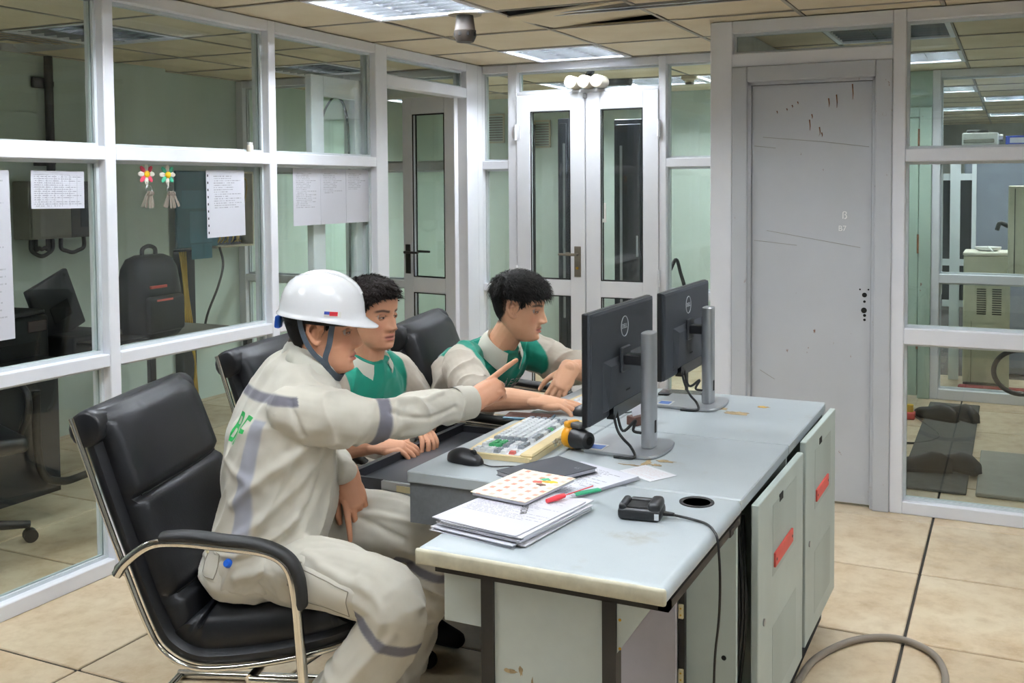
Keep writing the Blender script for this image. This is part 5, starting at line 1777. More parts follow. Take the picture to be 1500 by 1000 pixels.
    cu = MB(); cu.tube([tuple(wR - d * .055), tuple(wR - d * .03), tuple(wR + d * .004), tuple(wR + d * .004), tuple(wR - d * .03), tuple(wR - d * .05)], [.0475, .0478, .0455, .0425, .043, .044], 28, cap=False)
    cm = cu.mesh('cuff', CLOTH, 60); paint(cm, CREAM * 1.02); cf = link('cuff', cm, root)
    button(cf, wR - d * .022 + np.array([.018, -.041, -.013]), (.40, -.88, -.28), .006)
    # trousers
    tr = MB()
    sections(tr, [((-1.775, 2.08, .455), 12, .17, .125, 0), ((-1.775, 2.08, .50), 14, .185, .145, 0), ((-1.77, 2.085, .56), 18, .175, .135, 0), ((-1.765, 2.09, .60), 20, .165, .125, 0)])
    limb(tr, [(-1.75, 2.025, .520), (-1.60, 2.005, .528), (-1.45, 1.985, .534), (-1.300, 1.965, .520), (-1.325, 1.962, .42), (-1.41, 1.955, .30), (-1.52, 1.967, .16), (-1.57, 1.97, .085)], [.088, .084, .080, .076, .076, .076, .074, .072], 26)
    limb(tr, [(-1.83, 2.20, .525), (-1.68, 2.265, .548), (-1.52, 2.31, .556), (-1.40, 2.335, .523), (-1.43, 2.34, .42), (-1.50, 2.345, .25), (-1.56, 2.35, .09)], [.095, .094, .088, .077, .073, .070, .068], 26)
    me = voxel(tr, .0044, 3)
    C = coords(me); col = np.tile(CREAM_P, (len(C), 1))
    for A_, B_ in (((-1.300, 1.965, .520), (-1.52, 1.967, .16)), ((-1.40, 2.335, .523), (-1.56, 2.35, .09))):
        A_ = np.array(A_); B_ = np.array(B_); u = (B_ - A_) / np.linalg.norm(B_ - A_)
        s_ = (C - A_) @ u; dist = np.linalg.norm(C - A_ - np.outer(s_, u), axis=1)
        col = mixc(col, BAND * 1.15, soft(s_, .050, .078) * (dist < .11))
    extra = [(a3((-1.70, 1.90, .60), (-1.62, 1.87, .53), (-1.60, 1.88, .47)), .014, .008), (a3((-1.36, 1.88, .60), (-1.28, 1.86, .53), (-1.30, 1.88, .45)), .012, .006),
             (a3((-1.55, 1.92, .64), (-1.45, 1.88, .60), (-1.33, 1.87, .57)), .012, .007), (a3((-1.60, 2.18, .64), (-1.50, 2.20, .63), (-1.40, 2.24, .60)), .009, .007),
             (a3((-1.62, 2.20, .63), (-1.52, 2.18, .60), (-1.44, 2.20, .55)), .009, -.007), (a3((-1.27, 1.90, .46), (-1.36, 1.89, .36), (-1.45, 1.90, .25)), .012, .006)]
    finish_cloth(me, col, .0085, 11, (.9, .1, -.35), (1.3, 5.5, 2.2), extra)
    trs = link('trousers', me, root)
    tree = tri_points(me)
    # cargo pocket, pocket flap and buttons, draped on the cloth
    def patch(nm, corners, n=10, lift=.004):
        P = [np.array(c) for c in corners]
        cen = sum(P) / 4
        nd = np.cross(P[1] - P[0], P[3] - P[0]); nd /= np.linalg.norm(nd)
        if nd[1] > 0: nd = -nd
        g = []
        for i in range(n + 1):
            for j in range(n + 1):
                u, v = i / n, j / n
                p = P[0] * (1 - u) * (1 - v) + P[1] * u * (1 - v) + P[2] * u * v + P[3] * (1 - u) * v
                h = tree.ray_cast(Vector(p + nd * .2), Vector(-nd))
                e = min(u, v, 1 - u, 1 - v)
                l_ = lift * min(1, e * n / 1.0) + .0008 - (.004 if e == 0 else 0)
                q = np.array(h[0]) if h[0] is not None else p
                g.append(tuple(q + nd * l_))
        m_ = MB().add(g, [(i * (n + 1) + j, (i + 1) * (n + 1) + j, (i + 1) * (n + 1) + j + 1, i * (n + 1) + j + 1) for i in range(n) for j in range(n)])
        pm = m_.mesh(nm, CLOTH, 180); paint(pm, CREAM_P * 1.02)
        po = link(nm, pm, root)
        bd = [g[i * (n + 1) + 1] for i in range(1, n)] + [g[(n - 1) * (n + 1) + j] for j in range(1, n)] + [g[i * (n + 1) + n - 1] for i in range(n - 1, 0, -1)] + [g[n + 1 + j] for j in range(n - 1, 0, -1)]
        MB().tube(bd, .0013, 5, cap=False).build('pocket_seam', 'seam_thread', po, 60)
        return po, nd
    pk, nd = patch('cargo_pocket', [(-1.56, 1.87, .585), (-1.36, 1.85, .555), (-1.375, 1.85, .475), (-1.545, 1.87, .495)], lift=.006)
    pk2, nd = patch('pocket_flap', [(-1.56, 1.87, .60), (-1.525, 1.87, .60), (-1.535, 1.87, .52), (-1.565, 1.87, .52)], 6, .009)
    h = tree.ray_cast(Vector((-1.545, 1.5, .515)), Vector((0, 1, 0)))
    if h[0]: button(pk2, np.array(h[0]) - np.array([0, .012, 0]), (0, -1, .1))
    pk3, nd = patch('hip_flap', [(-1.83, 1.90, .60), (-1.76, 1.88, .59), (-1.77, 1.88, .50), (-1.84, 1.90, .51)], 6, .005)
    h = tree.ray_cast(Vector((-1.815, 1.5, .575)), Vector((0, 1, 0)))
    if h[0]: button(pk3, np.array(h[0]) - np.array([0, .011, 0]), (-.2, -1, .1))
    h = tree.ray_cast(Vector((-1.735, 1.5, .560)), Vector((0, 1, 0)))
    p = np.array(h[0])
    MB().lathe([(0, -.02), (.010, -.02), (.011, -.016), (.011, .006), (.008, .012), (0, .012)], 14, frame((1, 0, 0), (.1, -.9, .3), p - np.array([0, .01, 0]))).build('pocket_cap', 'blue_plastic', root, 50, 'blue cap sticking out of the hip pocket')
    for y, x in ((1.97, -1.57), (2.32, -1.56)):
        m_ = MB(); limb(m_, [(x - .02, y, .10), (x + .0, y, .05), (x + .08, y - .01, .038), (x + .16, y - .015, .032)], [.045, .044, .038, .03], 16, 5)
        m_.build('sock', 'sock', root, 180)
    rebase(root, (-1.77, 2.08, 0))
    return root

# ---------------- bareheaded colleagues in green and cream short-sleeved shirts
def person_green(label, hp, hair_kind, hair_mat, hair_args, neck, core, secs, S, elb, wri, hands, yaw, lean, legs, skin, seed, collar, tpos, jaw=1.0, chest_text=None, yoke=.86):
    root = thing('person', label, 'person')
    HM = head_frame(*hp)
    body = MB()
    HV, HFc = add_head(body, HM, None, jaw=jaw)
    upper_body(body, neck, [([S[k], elb[k], (elb[k] * .45 + wri[k] * .55), wri[k]], [.047, .041, .037, .027]) for k in 'RL'], core, None)
    for k, (X, Z, curls, th) in hands.items():
        hand(body, frame(X, Z, wri[k] + np.array(X) * .008), 1 if k == 'R' else -1, curls, thumb=th, s=.97)
    for hip, kn, an, _ in legs:
        limb(body, [hip, kn, an], [.06, .05, .035], 12)
    me = voxel(body, .0025, 1)
    me.materials.clear(); me.materials.append(SKIN)
    paint_skin(me, HM, skin, hair_kind, HV)
    link('body', me, root)
    add_eyes(root, HM, 0)
    make_hair('hair', HV, HFc, HM, hair_kind, hair_mat, root, *hair_args)
    sh = MB()
    sections(sh, secs)
    sl = {}
    for k in 'RL':
        u = elb[k] - S[k]
        inn = (S['R'] + S['L']) / 2 - S[k]; inn /= np.linalg.norm(inn)
        ends = [S[k] + inn * .045 + (0, 0, .01), S[k] + inn * .01 + u * .06, S[k] + u * .38 + (0, 0, -.004), S[k] + u * .70 + (0, 0, -.006), S[k] + u * .93]
        limb(sh, ends, [.060, .069, .069, .066, .062], 24)
        sl[k] = u
    me = voxel(sh, .0042, 3)
    C = coords(me)
    col = np.tile(CREAM2, (len(C), 1))
    base, top = np.array(tpos[0]), np.array(tpos[1])
    ax = (top - base) / np.linalg.norm(top - base); hgt = (C - base) @ ax / np.linalg.norm(top - base)
    F, L = yaw_axes(yaw)
    mid = base + np.outer(np.clip(hgt, -1, 2), top - base)
    lat = (C - mid) @ L
    shl = np.abs((C - (S['R'] + S['L']) / 2) @ L)
    half = np.linalg.norm(S['R'] - S['L']) / 2
    tors = soft(shl, -1, half * yoke, .004)
    col = mixc(col, BAND * 1.05, soft(hgt, .655, .705, .012) * tors)
    col = mixc(col, GREEN, smooth01((hgt - .705) / .012) * tors)
    fold = [([S[k] + elb_ * .1 + np.array([0, 0, -.06]), S[k] + elb_ * .5 + np.array([0, 0, -.05]), S[k] + elb_ * .8 + np.array([0, 0, -.04])], .012, .006) for k, elb_ in sl.items()]
    finish_cloth(me, col, .0090, 12, (.3, .2, .9), seed, fold)
    shirt = link('shirt', me, root)
    tree = tri_points(me)
    make_collar(root, collar[0], collar[1], collar[2], collar[3], WHITE_CL, gap=30, h=.030, fall=.050)
    if chest_text:
        body_, size, pos, tx_yaw = chest_text
        Ft, Lt = yaw_axes(tx_yaw)
        Mx = frame(Lt, Ft * .96 + np.array([0, 0, .25]), np.array(pos) + Ft * .1)
        # letters read from the wearer's right to left as seen from the front
        decal_text(body_, size, 'logo_white', tree, Mx, shirt, 'chest_letters')
    tr = MB()
    pc = np.array(core[0][0])
    sections(tr, [((pc[0], pc[1], .455), 0, .165, .12, 0), ((pc[0], pc[1], .50), 0, .175, .13, 0), ((pc[0] + .005, pc[1], .58), 0, .165, .12, 0)])
    for hip, kn, an, r in legs:
        hip, kn, an = [np.array(q) for q in (hip, kn, an)]
        limb(tr, [hip, hip * .5 + kn * .5 + (0, 0, .015), kn, kn * .5 + an * .5 + (.01, 0, 0), an + (0, 0, .04)], [.092, .086, .074, .066, .062], 24)
    me = voxel(tr, .006, 3)
    C = coords(me); col = np.tile(CREAM_P * .93, (len(C), 1))
    for hip, kn, an, r in legs:
        A_, B_ = np.array(kn), np.array(an); u = (B_ - A_) / np.linalg.norm(B_ - A_)
        s_ = (C - A_) @ u; dist = np.linalg.norm(C - A_ - np.outer(s_, u), axis=1)
        col = mixc(col, BAND * .5, soft(s_, .09, .12) * (dist < .10))
    finish_cloth(me, col, .007, 14, (.9, .1, -.3), np.array(seed) + 4)
    link('trousers', me, root)
    for hip, kn, an, r in legs:
        x, y, z = an
        m_ = MB(); limb(m_, [(x - .015, y, .13), (x - .005, y, .06), (x + .06, y - .01, .042), (x + .135, y - .02, .034)], [.040, .043, .038, .028], 16, 5)
        m_.build('sock', 'sock', root, 180)
    rebase(root, (pc[0], pc[1], 0))
    return root

A3 = lambda *p: np.array(p, float)
def build_people():
    person_hat()
    S = dict(R=A3(-1.955, 2.600, .852), L=A3(-1.915, 2.920, .850))
    p2 = person_green('seated person in green and cream shirt, short dark hair, beside the hard hat wearer',
        ((-1.890, 2.752, 1.067), -8, 4, 0, .96), 'short', 'hair_brown', (.013, 3400, .020, .45),
        ([(-1.925, 2.757, .86), (-1.915, 2.756, .93), (-1.905, 2.755, 1.0)], [.058, .054, .055]),
        ([(-2.03, 2.80, .54), (-1.99, 2.78, .70), (-1.925, 2.757, .86)], [.09, .09, .06]),
        [((-2.03, 2.80, .49), 0, .168, .125, 0), ((-2.022, 2.795, .58), 0, .175, .128, 4), ((-1.995, 2.785, .68), -3, .182, .124, 8), ((-1.968, 2.772, .77), -5, .190, .118, 12),
         ((-1.942, 2.762, .84), -6, .178, .100, 15), ((-1.924, 2.757, .885), -6, .130, .080, 18), ((-1.914, 2.756, .915), -6, .075, .066, 20), ((-1.908, 2.755, .93), -6, .058, .058, 20)],
        S, dict(R=A3(-1.935, 2.465, .680), L=A3(-1.86, 3.02, .665)), dict(R=A3(-1.775, 2.580, .688), L=A3(-1.765, 2.80, .692)),
        dict(R=((.86, .42, -.06), (.1, -.25, .95), ((25, 40, 25), (30, 45, 30), (32, 48, 30), (35, 50, 30)), (40, -10, 15, 15)),
             L=((.80, -.52, .02), (.1, .15, .95), ((25, 40, 25), (30, 45, 30), (32, 48, 30), (35, 50, 30)), (40, -10, 15, 15))),
        -5, 12, [((-2.0, 2.71, .515), (-1.56, 2.53, .510), (-1.745, 2.635, .09), 1), ((-2.0, 2.88, .515), (-1.56, 2.87, .515), (-1.735, 2.79, .09), 1)],
        '#dea686', (7.7, 2.1, 4.4), ((-1.912, 2.756, .912), -7, math.radians(18), .058), ((-2.03, 2.80, .49), (-1.91, 2.756, .925)),
        chest_text=('ACOM', .020, (-1.93, 2.815, .765), -5))
    fm = MB(); fm.rbox((-.028, -.022, -.006), (.028, .022, .006), .003, 2)
    fo = fm.build('pocket_flap', 'flap_green', p2, 50, 'green pocket flap on the thigh')
    fo.matrix_parent_inverse = Matrix.Translation(p2.location).inverted()
    fo.matrix_basis = T(-1.690, 2.478, .548, rx=math.radians(62), rz=math.radians(18))
    S = dict(R=A3(-1.762, 3.090, .868), L=A3(-1.672, 3.410, .872))
    p3 = person_green('person leaning forward on the desk, black tousled hair, hand on the mouse',
        ((-1.603, 3.252, 1.046), 12, 9, 0, .98), 'fringe', 'hair', (.017, 3400, .036, .42),
        ([(-1.705, 3.252, .87), (-1.665, 3.252, .93), (-1.628, 3.252, .985)], [.060, .054, .055]),
        ([(-1.93, 3.28, .54), (-1.86, 3.265, .70), (-1.705, 3.252, .87)], [.09, .09, .06]),
        [((-1.935, 3.28, .49), 0, .168, .125, 0), ((-1.925, 3.278, .57), 0, .176, .128, 8), ((-1.89, 3.27, .66), -8, .182, .126, 16), ((-1.835, 3.262, .75), -16, .188, .122, 24),
         ((-1.765, 3.256, .825), -22, .186, .110, 30), ((-1.718, 3.253, .87), -24, .145, .088, 33), ((-1.688, 3.252, .900), -24, .085, .070, 35), ((-1.672, 3.252, .918), -22, .060, .060, 35)],
        S, dict(R=A3(-1.60, 2.925, .785), L=A3(-1.425, 3.43, .800)), dict(R=A3(-1.388, 2.935, .787), L=A3(-1.425, 3.285, .830)),
        dict(R=((.97, .16, -.06), (.02, -.12, .99), ((10, 22, 18), (12, 28, 20), (16, 32, 22), (20, 34, 22)), (42, -14, 12, 12)),
             L=((-.10, -.62, -.52), (.40, -.45, .75), ((22, 30, 18), (25, 34, 20), (28, 36, 22), (32, 38, 22)), (40, -20, 15, 15))),
        -23, 30, [((-1.91, 3.20, .515), (-1.48, 3.10, .515), (-1.52, 3.12, .09), 1), ((-1.91, 3.36, .515), (-1.48, 3.38, .515), (-1.52, 3.38, .09), 1)],
        '#deab8a', (1.7, 8.1, 3.4), ((-1.676, 3.252, .902), -10, math.radians(30), .060), ((-1.935, 3.28, .49), (-1.675, 3.252, .915)),
        chest_text=('À EACOM', .030, (-1.70, 3.335, .775), -22), yoke=1.0)
build_people()
# ------------------------------------------------------------------ things on the left glazing
GX = -3.1715
def on_glass(name, label, cat, y0, y1, z0, z1, mat, tilt=0.0, group=None, curl=.001):
    w, h = y1 - y0, z1 - z0
    M = Matrix.Translation((GX + .002, (y0 + y1) / 2, (z0 + z1) / 2)) @ Matrix(((0, 0, 1, 0), (1, 0, 0, 0), (0, 1, 0, 0), (0, 0, 0, 1))) @ Matrix.Rotation(tilt, 4, 'Z')
    o = sheet(name, w, h, mat, M, .0005, None, curl)
    return tag(o, label, cat, group)
def build_glass_things():
    on_glass('notice_sheet', 'tall blank white sheet taped to the glass at the left edge', 'notice', 2.18, 2.43, .955, 1.542, paper_mat('p_tall', 46, .1, .9, .95, .1, (.25, .587), strength=.35), .012)
    on_glass('notice_sheet', 'white landscape sheet with a printed table on the left glass', 'notice', 2.513, 2.740, 1.406, 1.543, paper_mat('p_table', 18, .06, .94, .9, .06, (.227, .137), strength=.6, cols=7), -.012)
    o = on_glass('notice_sheet', 'printed page in a punched plastic sleeve on the glass', 'notice', 3.395, 3.615, 1.262, 1.556, paper_mat('p_sleeve', 30, .12, .9, .92, .42, (.22, .294), strength=.55), .01)
    sl = MB(); sl.box((-.128, -.147, -.001), (-.110, .147, .0004))
    s = sl.build('sleeve_edge', 'paper', o)
    for k in range(9):
        MB().box((-.122, -.13 + .031 * k, .0005), (-.116, -.12 + .031 * k, .0009)).build('punch_hole', 'dark_gap', o)
    for k, (a, b) in enumerate(((3.957, 4.170), (4.172, 4.385), (4.387, 4.592))):
        lab = ('leftmost of three printed pages side by side on the glass', 'middle of three printed pages side by side on the glass', 'rightmost of three printed pages side by side on the glass')[k]
        on_glass('notice_sheet', lab, 'notice', a, b, 1.290, 1.570, paper_mat('p_three%d' % k, 32, .1, .85, .93, (.3, .55, .62)[k], (.21, .28), strength=.5), 0, 'three pages on the glass')
    # flower key holders with bunches of keys
    def flower(label, y, z, pm):
        t = thing('flower_key_hook', label, 'key hook', (GX + .003, y, z))
        for k in range(8):
            a = k * PI / 4
            m = MB().ell((0, 0, .024), (.003, .0105, .020), 12, 8)
            m.build('petal', pm if k % 2 else 'petal_white', t, 180).matrix_local = Matrix.Rotation(a, 4, 'X')
        MB().ell((.004, 0, 0), (.008, .014, .014), 16, 10).build('flower_centre', 'flower_yellow', t, 180)
        MB().tube([(.003, 0, -.03), (.004, 0, -.055)], .003, 6).build('hook', 'white_plastic', t)
        k = thing('key_bunch', 'bunch of steel keys hanging from the ' + ('pink' if pm == 'petal_pink' else 'mint green') + ' flower hook', 'keys', (GX + .008, y + .008, z - .060))
        MB().tube([(0, .016 * math.cos(2 * PI * q / 20), .016 * math.sin(2 * PI * q / 20)) for q in range(21)], .0014, 6, cap=False).build('ring', 'steel', k, 60)
        for q in range(7):
            a = math.radians(-22 + 7.5 * q)
            m = MB(); m.tube([(0, -.001, -.018), (0, .001, -.018)], .010, 12); m.box((-.001, -.0045, -.078), (.001, .0045, -.024)); m.box((-.001, .004, -.075), (.001, .0065, -.055))
            m.build('key', 'key_steel', k).matrix_local = T(.002 * q, 0, 0, rx=a, rz=random.uniform(-.6, .6))
    flower('pink and white flower key hook stuck on the glass', 3.043, 1.535, 'petal_pink')
    flower('mint green and white flower key hook stuck on the glass', 3.155, 1.533, 'petal_mint')
    t = thing('glue_bottle', 'tiny white capped bottle on the left partition rail', 'bottle', (-3.145, 3.63, 1.638))
    MB().lathe([(0, 0), (.014, 0), (.015, .004), (.015, .028), (.012, .033)], 14).build('body', 'roll_paper', t, 40)
    MB().lathe([(.0121, .033), (.0125, .045), (0, .046)], 14).build('cap', 'white_plastic', t, 40)
    for x, lab in ((-2.471, 'leftmost'), (-2.385, 'middle'), (-2.300, 'rightmost')):
        t = thing('paper_roll', lab + ' of three pale rolls lying end-on above the double door', 'roll', (x, 5.72, 2.069), 0, 'rolls above the double door')
        MB().lathe([(.0, 0), (.033, 0), (.039, .004), (.039, .122), (0, .122)], 24, T(0, 0, .0395, rx=-PI / 2)).build('roll', 'roll_paper', t, 40)
        MB().lathe([(.0, -.0006), (.024, -.0006), (.024, .001), (0, .001)], 20, T(0, 0, .0395, rx=-PI / 2)).build('end_disc', 'white_plastic', t, 40)
build_glass_things()

# ------------------------------------------------------------------ left room
def build_left_room():
    t = thing('work_table', 'grey-topped black table behind the left glazing', 'table', (-4.25, 3.5, 0))
    MB().rbox((-.38, -1.0, .675), (.42, .95, .70), .004, 1).build('top', 'grey_box', t)
    MB().box((.34, -1.0, .12), (.355, -.30, .66)).build('modesty_panel', 'black_cabinet', t)
    for x, y in ((-.34, -.95), (.38, -.95), (-.34, .88), (.38, .88)):
        MB().box((x, y, 0), (x + .03, y + .04, .675)).build('leg', 'black_frame', t)
    MB().tube(spline([(.40, -.45, .60), (.40, -.45, .35), (.40, -.42, .22), (.40, -.32, .17), (.40, -.2, .17)], 5), .018, 8).build('foot_brace', 'black_frame', t, 60)
    # printer
    t = thing('printer', 'black box printer on the table at the left edge', 'printer', (-4.08, 2.93, .701), math.radians(6))
    MB().rbox((-.20, -.22, 0), (.20, .22, .22), .015, 2).build('body', 'black_plastic', t, 50)
    MB().rbox((-.19, -.21, .22), (.19, .21, .245), .008, 2).build('lid', 'black_plastic', t, 50)
    MB().box((.2, -.16, .05), (.203, .16, .11)).build('output_slot', 'dark_gap', t)
    MB().rbox((.198, -.12, .03), (.30, .16, .042), .004, 1).build('output_tray', 'black_plastic', t)
    MB().rbox((.199, .10, .15), (.206, .2, .2), .002, 1).build('control_panel', 'phone_screen', t)
    # document scanner with raised feeder
    t = thing('document_scanner', 'black document scanner with raised feeder beside the printer', 'scanner', (-4.05, 3.42, .701), math.radians(4))
    MB().rbox((-.16, -.15, 0), (.16, .15, .10), .012, 2).build('body', 'black_plastic', t, 50)
    MB().rbox((-.01, -.13, 0), (.02, .12, .29), .008, 2, T(-.03, -.02, .09, rx=math.radians(22))).build('feeder', 'black_plastic', t, 50)
    MB().box((.0205, -.05, .08), (.022, .06, .16), T(-.03, -.02, .09, rx=math.radians(22))).build('feeder_window', 'dark_gap', t)
    MB().rbox((.10, -.14, .06), (.34, .13, .075), .004, 1).build('paper_tray', 'black_plastic', t)
    tag(sheet('loose_papers', .3, .21, 'paper_grey', T(-3.93, 3.68, .7005, rz=.3), .004, None, .001), 'loose white papers on the table in front of the backpack', 'papers')
    # backpack
    t = thing('backpack', 'black backpack with a top handle standing on the table', 'backpack', (-4.12, 3.96, .70), math.radians(5))
    rings = []
    for z, w, dd in ((0, .155, .085), (.02, .175, .10), (.12, .18, .105), (.26, .175, .095), (.36, .165, .08), (.41, .14, .06), (.43, .09, .035)):
        rings.append([(dd * math.copysign(abs(math.cos(a)) ** .6, math.cos(a)), w * math.copysign(abs(math.sin(a)) ** .55, math.sin(a)), z) for a in [2 * PI * k / 28 for k in range(28)]])
    MB().loft(rings).build('body', 'black_plastic', t, 60)
    MB().rbox((.07, -.13, .03), (.125, .13, .22), .02, 3).build('front_pocket', 'black_plastic', t, 50)
    MB().tube(spline([(0, -.05, .42), (0, -.045, .46), (0, 0, .475), (0, .045, .46), (0, .05, .42)], 5), .011, 8).build('handle', 'rubber', t, 60)
    MB().box((.1255, -.09, .195), (.1265, .03, .205)).build('red_zip', 'red_handle', t)
    MB().rbox((.08, -.10, .26), (.1, .02, .275), .002, 1).build('badge', 'red_handle', t)
    MB().tube(spline([(-.02, .175, .3), (-.01, .20, .2), (-.0, .19, .08)], 5), .012, 6).build('strap', 'rubber', t, 60)
    # wall boxes, pipe and hoses
    t = thing('junction_box', 'brownish grey junction box on the pale green wall', 'electrical box', (-5.15, 4.12, 1.19))
    MB().rbox((0, -.16, 0), (.14, .12, .33), .006, 1).build('body', 'grey_box', t); MB().rbox((.14, -.15, .01), (.15, .11, .32), .003, 1).build('cover', 'grey_box', t)
    t = thing('switch_box', 'dark switch box right of the brownish junction box', 'electrical box', (-5.15, 4.37, 1.19))
    MB().rbox((0, -.12, 0), (.12, .10, .33), .006, 1).build('body', 'dark_box', t); MB().box((.121, -.05, .06), (.123, .07, .22)).build('window', 'black_cabinet', t)
    for k, (a, b, dp) in enumerate(((4.02, 4.16, .11), (4.05, 4.13, .07), (4.22, 4.38, .10))):
        lab = ('outer black hose loop under the junction box', 'inner black hose loop under the junction box', 'black hose loop under the dark switch box')[k]
        m = MB().tube(spline([(-5.08, a, 1.20), (-5.08, a, 1.13), (-5.08, (a * 3 + b) / 4, 1.2 - dp * .9), (-5.08, (a + b) / 2, 1.2 - dp), (-5.08, (a + 3 * b) / 4, 1.2 - dp * .9), (-5.08, b, 1.13), (-5.08, b, 1.20)], 5), .012, 8)
        tag(m.build('cable_loop', 'cable_black', None, 60), lab, 'hose')
    t = thing('wall_pipe', 'dark grey vertical pipe clamped to the green wall', 'pipe', (-5.11, 4.19, 1.52))
    MB().tube([(0, 0, 0), (0, 0, CEIL - 1.52)], .024, 14).build('pipe', 'pipe_dark', t, 60)
    for z in (.10, .55):
        MB().tube([(0, 0, z), (0, 0, z + .03)], .028, 14).rbox((-.035, -.09, z - .01), (-.01, .0, z + .05), .002, 1).build('clamp', 'pipe_dark', t, 60)
    # teal cabinet, door open, yellow cables inside
    t = thing('cable_cabinet', 'wall cabinet with open teal door and yellow cables inside', 'cabinet', (-5.149, 5.40, 1.06))
    m = MB(); m.box((0, 0, 0), (.01, .385, .53)); m.box((.0, 0, 0), (.16, .012, .53)); m.box((0, .373, 0), (.16, .385, .53)); m.box((0, 0, 0), (.16, .385, .012)); m.box((0, 0, .518), (.16, .385, .53))
    m.build('case', 'cream_metal', t)
    MB().box((.011, .013, .013), (.05, .372, .517)).build('interior', 'black_cabinet', t)
    dr = MB().rbox((.155, -.375, .02), (.175, .0, .53), .003, 1).build('door', 'teal_metal', t)
    for lo, hi in (((-.33, .28), (-.08, .40)), ((-.26, .05), (-.06, .26)), ((-.25, -.06), (-.06, .04))):
        MB().box((.1755, lo[0], lo[1]), (.1765, hi[0], hi[1])).build('door_notice', TEALP, dr)
    for k in range(9):
        y0 = .06 + .035 * k
        MB().tube(spline([(.08, y0, .03), (.10, y0 + rng.uniform(-.05, .05), .08), (.11, y0 + rng.uniform(-.06, .06), .20 + .03 * k), (.08, .33, .25 + .03 * k), (.07, .35, .5)], 5), .005, 6).build('yellow_lead', 'yellow_cable', t, 60)
    t = thing('upright_trunking', 'black upright cable trunking under the teal cabinet', 'trunking', (-5.12, 5.22, 0))
    MB().rbox((-.03, -.06, 0), (.05, .06, 1.055), .004, 1).build('body', 'black_cabinet', t)
    for k in range(4):
        MB().tube(spline([(.06 + .006 * k, -.09 + .012 * k, 1.05), (.075, -.07 + .01 * k, .8), (.07, -.05 + .02 * k, .5), (.08, .01, .3), (.075, -.02 + .02 * k, .02)], 5), .006, 6).build('yellow_lead', 'yellow_cable', t, 60)
    tag(MB().tube(spline([(-4.98, 5.42, 1.07), (-4.96, 5.43, .95), (-4.98, 5.40, .80), (-5.02, 5.33, .6), (-5.05, 5.31, .4)], 5), .008, 8).build('hanging_cable', 'cable_black', None, 60), 'single black cable hanging below the teal cabinet', 'cable')
    # swivel chair
    t = thing('swivel_chair', 'dark swivel chair with castors at the lower left behind the glass', 'chair', (-3.86, 2.66, 0), math.radians(-20))
    for k in range(5):
        a = math.radians(82 + 72 * k)
        lg = MB().tube([(0, 0, .10), (.12 * math.cos(a), .12 * math.sin(a), .10), (.28 * math.cos(a), .28 * math.sin(a), .075)], [.025, .022, .016], 8).build('leg', 'black_plastic', t, 60)
        c, s_ = .28 * math.cos(a), .28 * math.sin(a)
        MB().tube([(c - .022 * s_ / .28, s_ + .022 * c / .28, .029), (c + .022 * s_ / .28, s_ - .022 * c / .28, .029)], .028, 14).build('castor', 'rubber', lg, 50)
    MB().tube([(0, 0, .1), (0, 0, .42)], .025, 12).build('column', 'black_plastic', t, 60)
    MB().rbox((-.23, -.23, .42), (.23, .23, .49), .03, 3).build('seat', 'black_plastic', t, 50)
    MB().rbox((-.26, -.21, .58), (-.22, .21, 1.0), .02, 3, T(0, 0, 0)).build('backrest', 'black_plastic', t, 50)
    MB().tube([(-.1, 0, .44), (-.25, 0, .47), (-.27, 0, .7)], .018, 8).build('back_bar', 'black_plastic', t, 60)
    for sd in (-1, 1):
        MB().tube(spline([(.05, sd * .24, .45), (.08, sd * .27, .55), (.06, sd * .27, .64), (-.1, sd * .27, .65), (-.2, sd * .25, .60)], 5), .014, 8).build('arm', 'black_plastic', t, 60)
TEALP = paper_mat('teal_print', 10, .1, .9, .9, .1, (.5, .5), ink='#2c5260', base='#3c6d7c', strength=.3)
build_left_room()

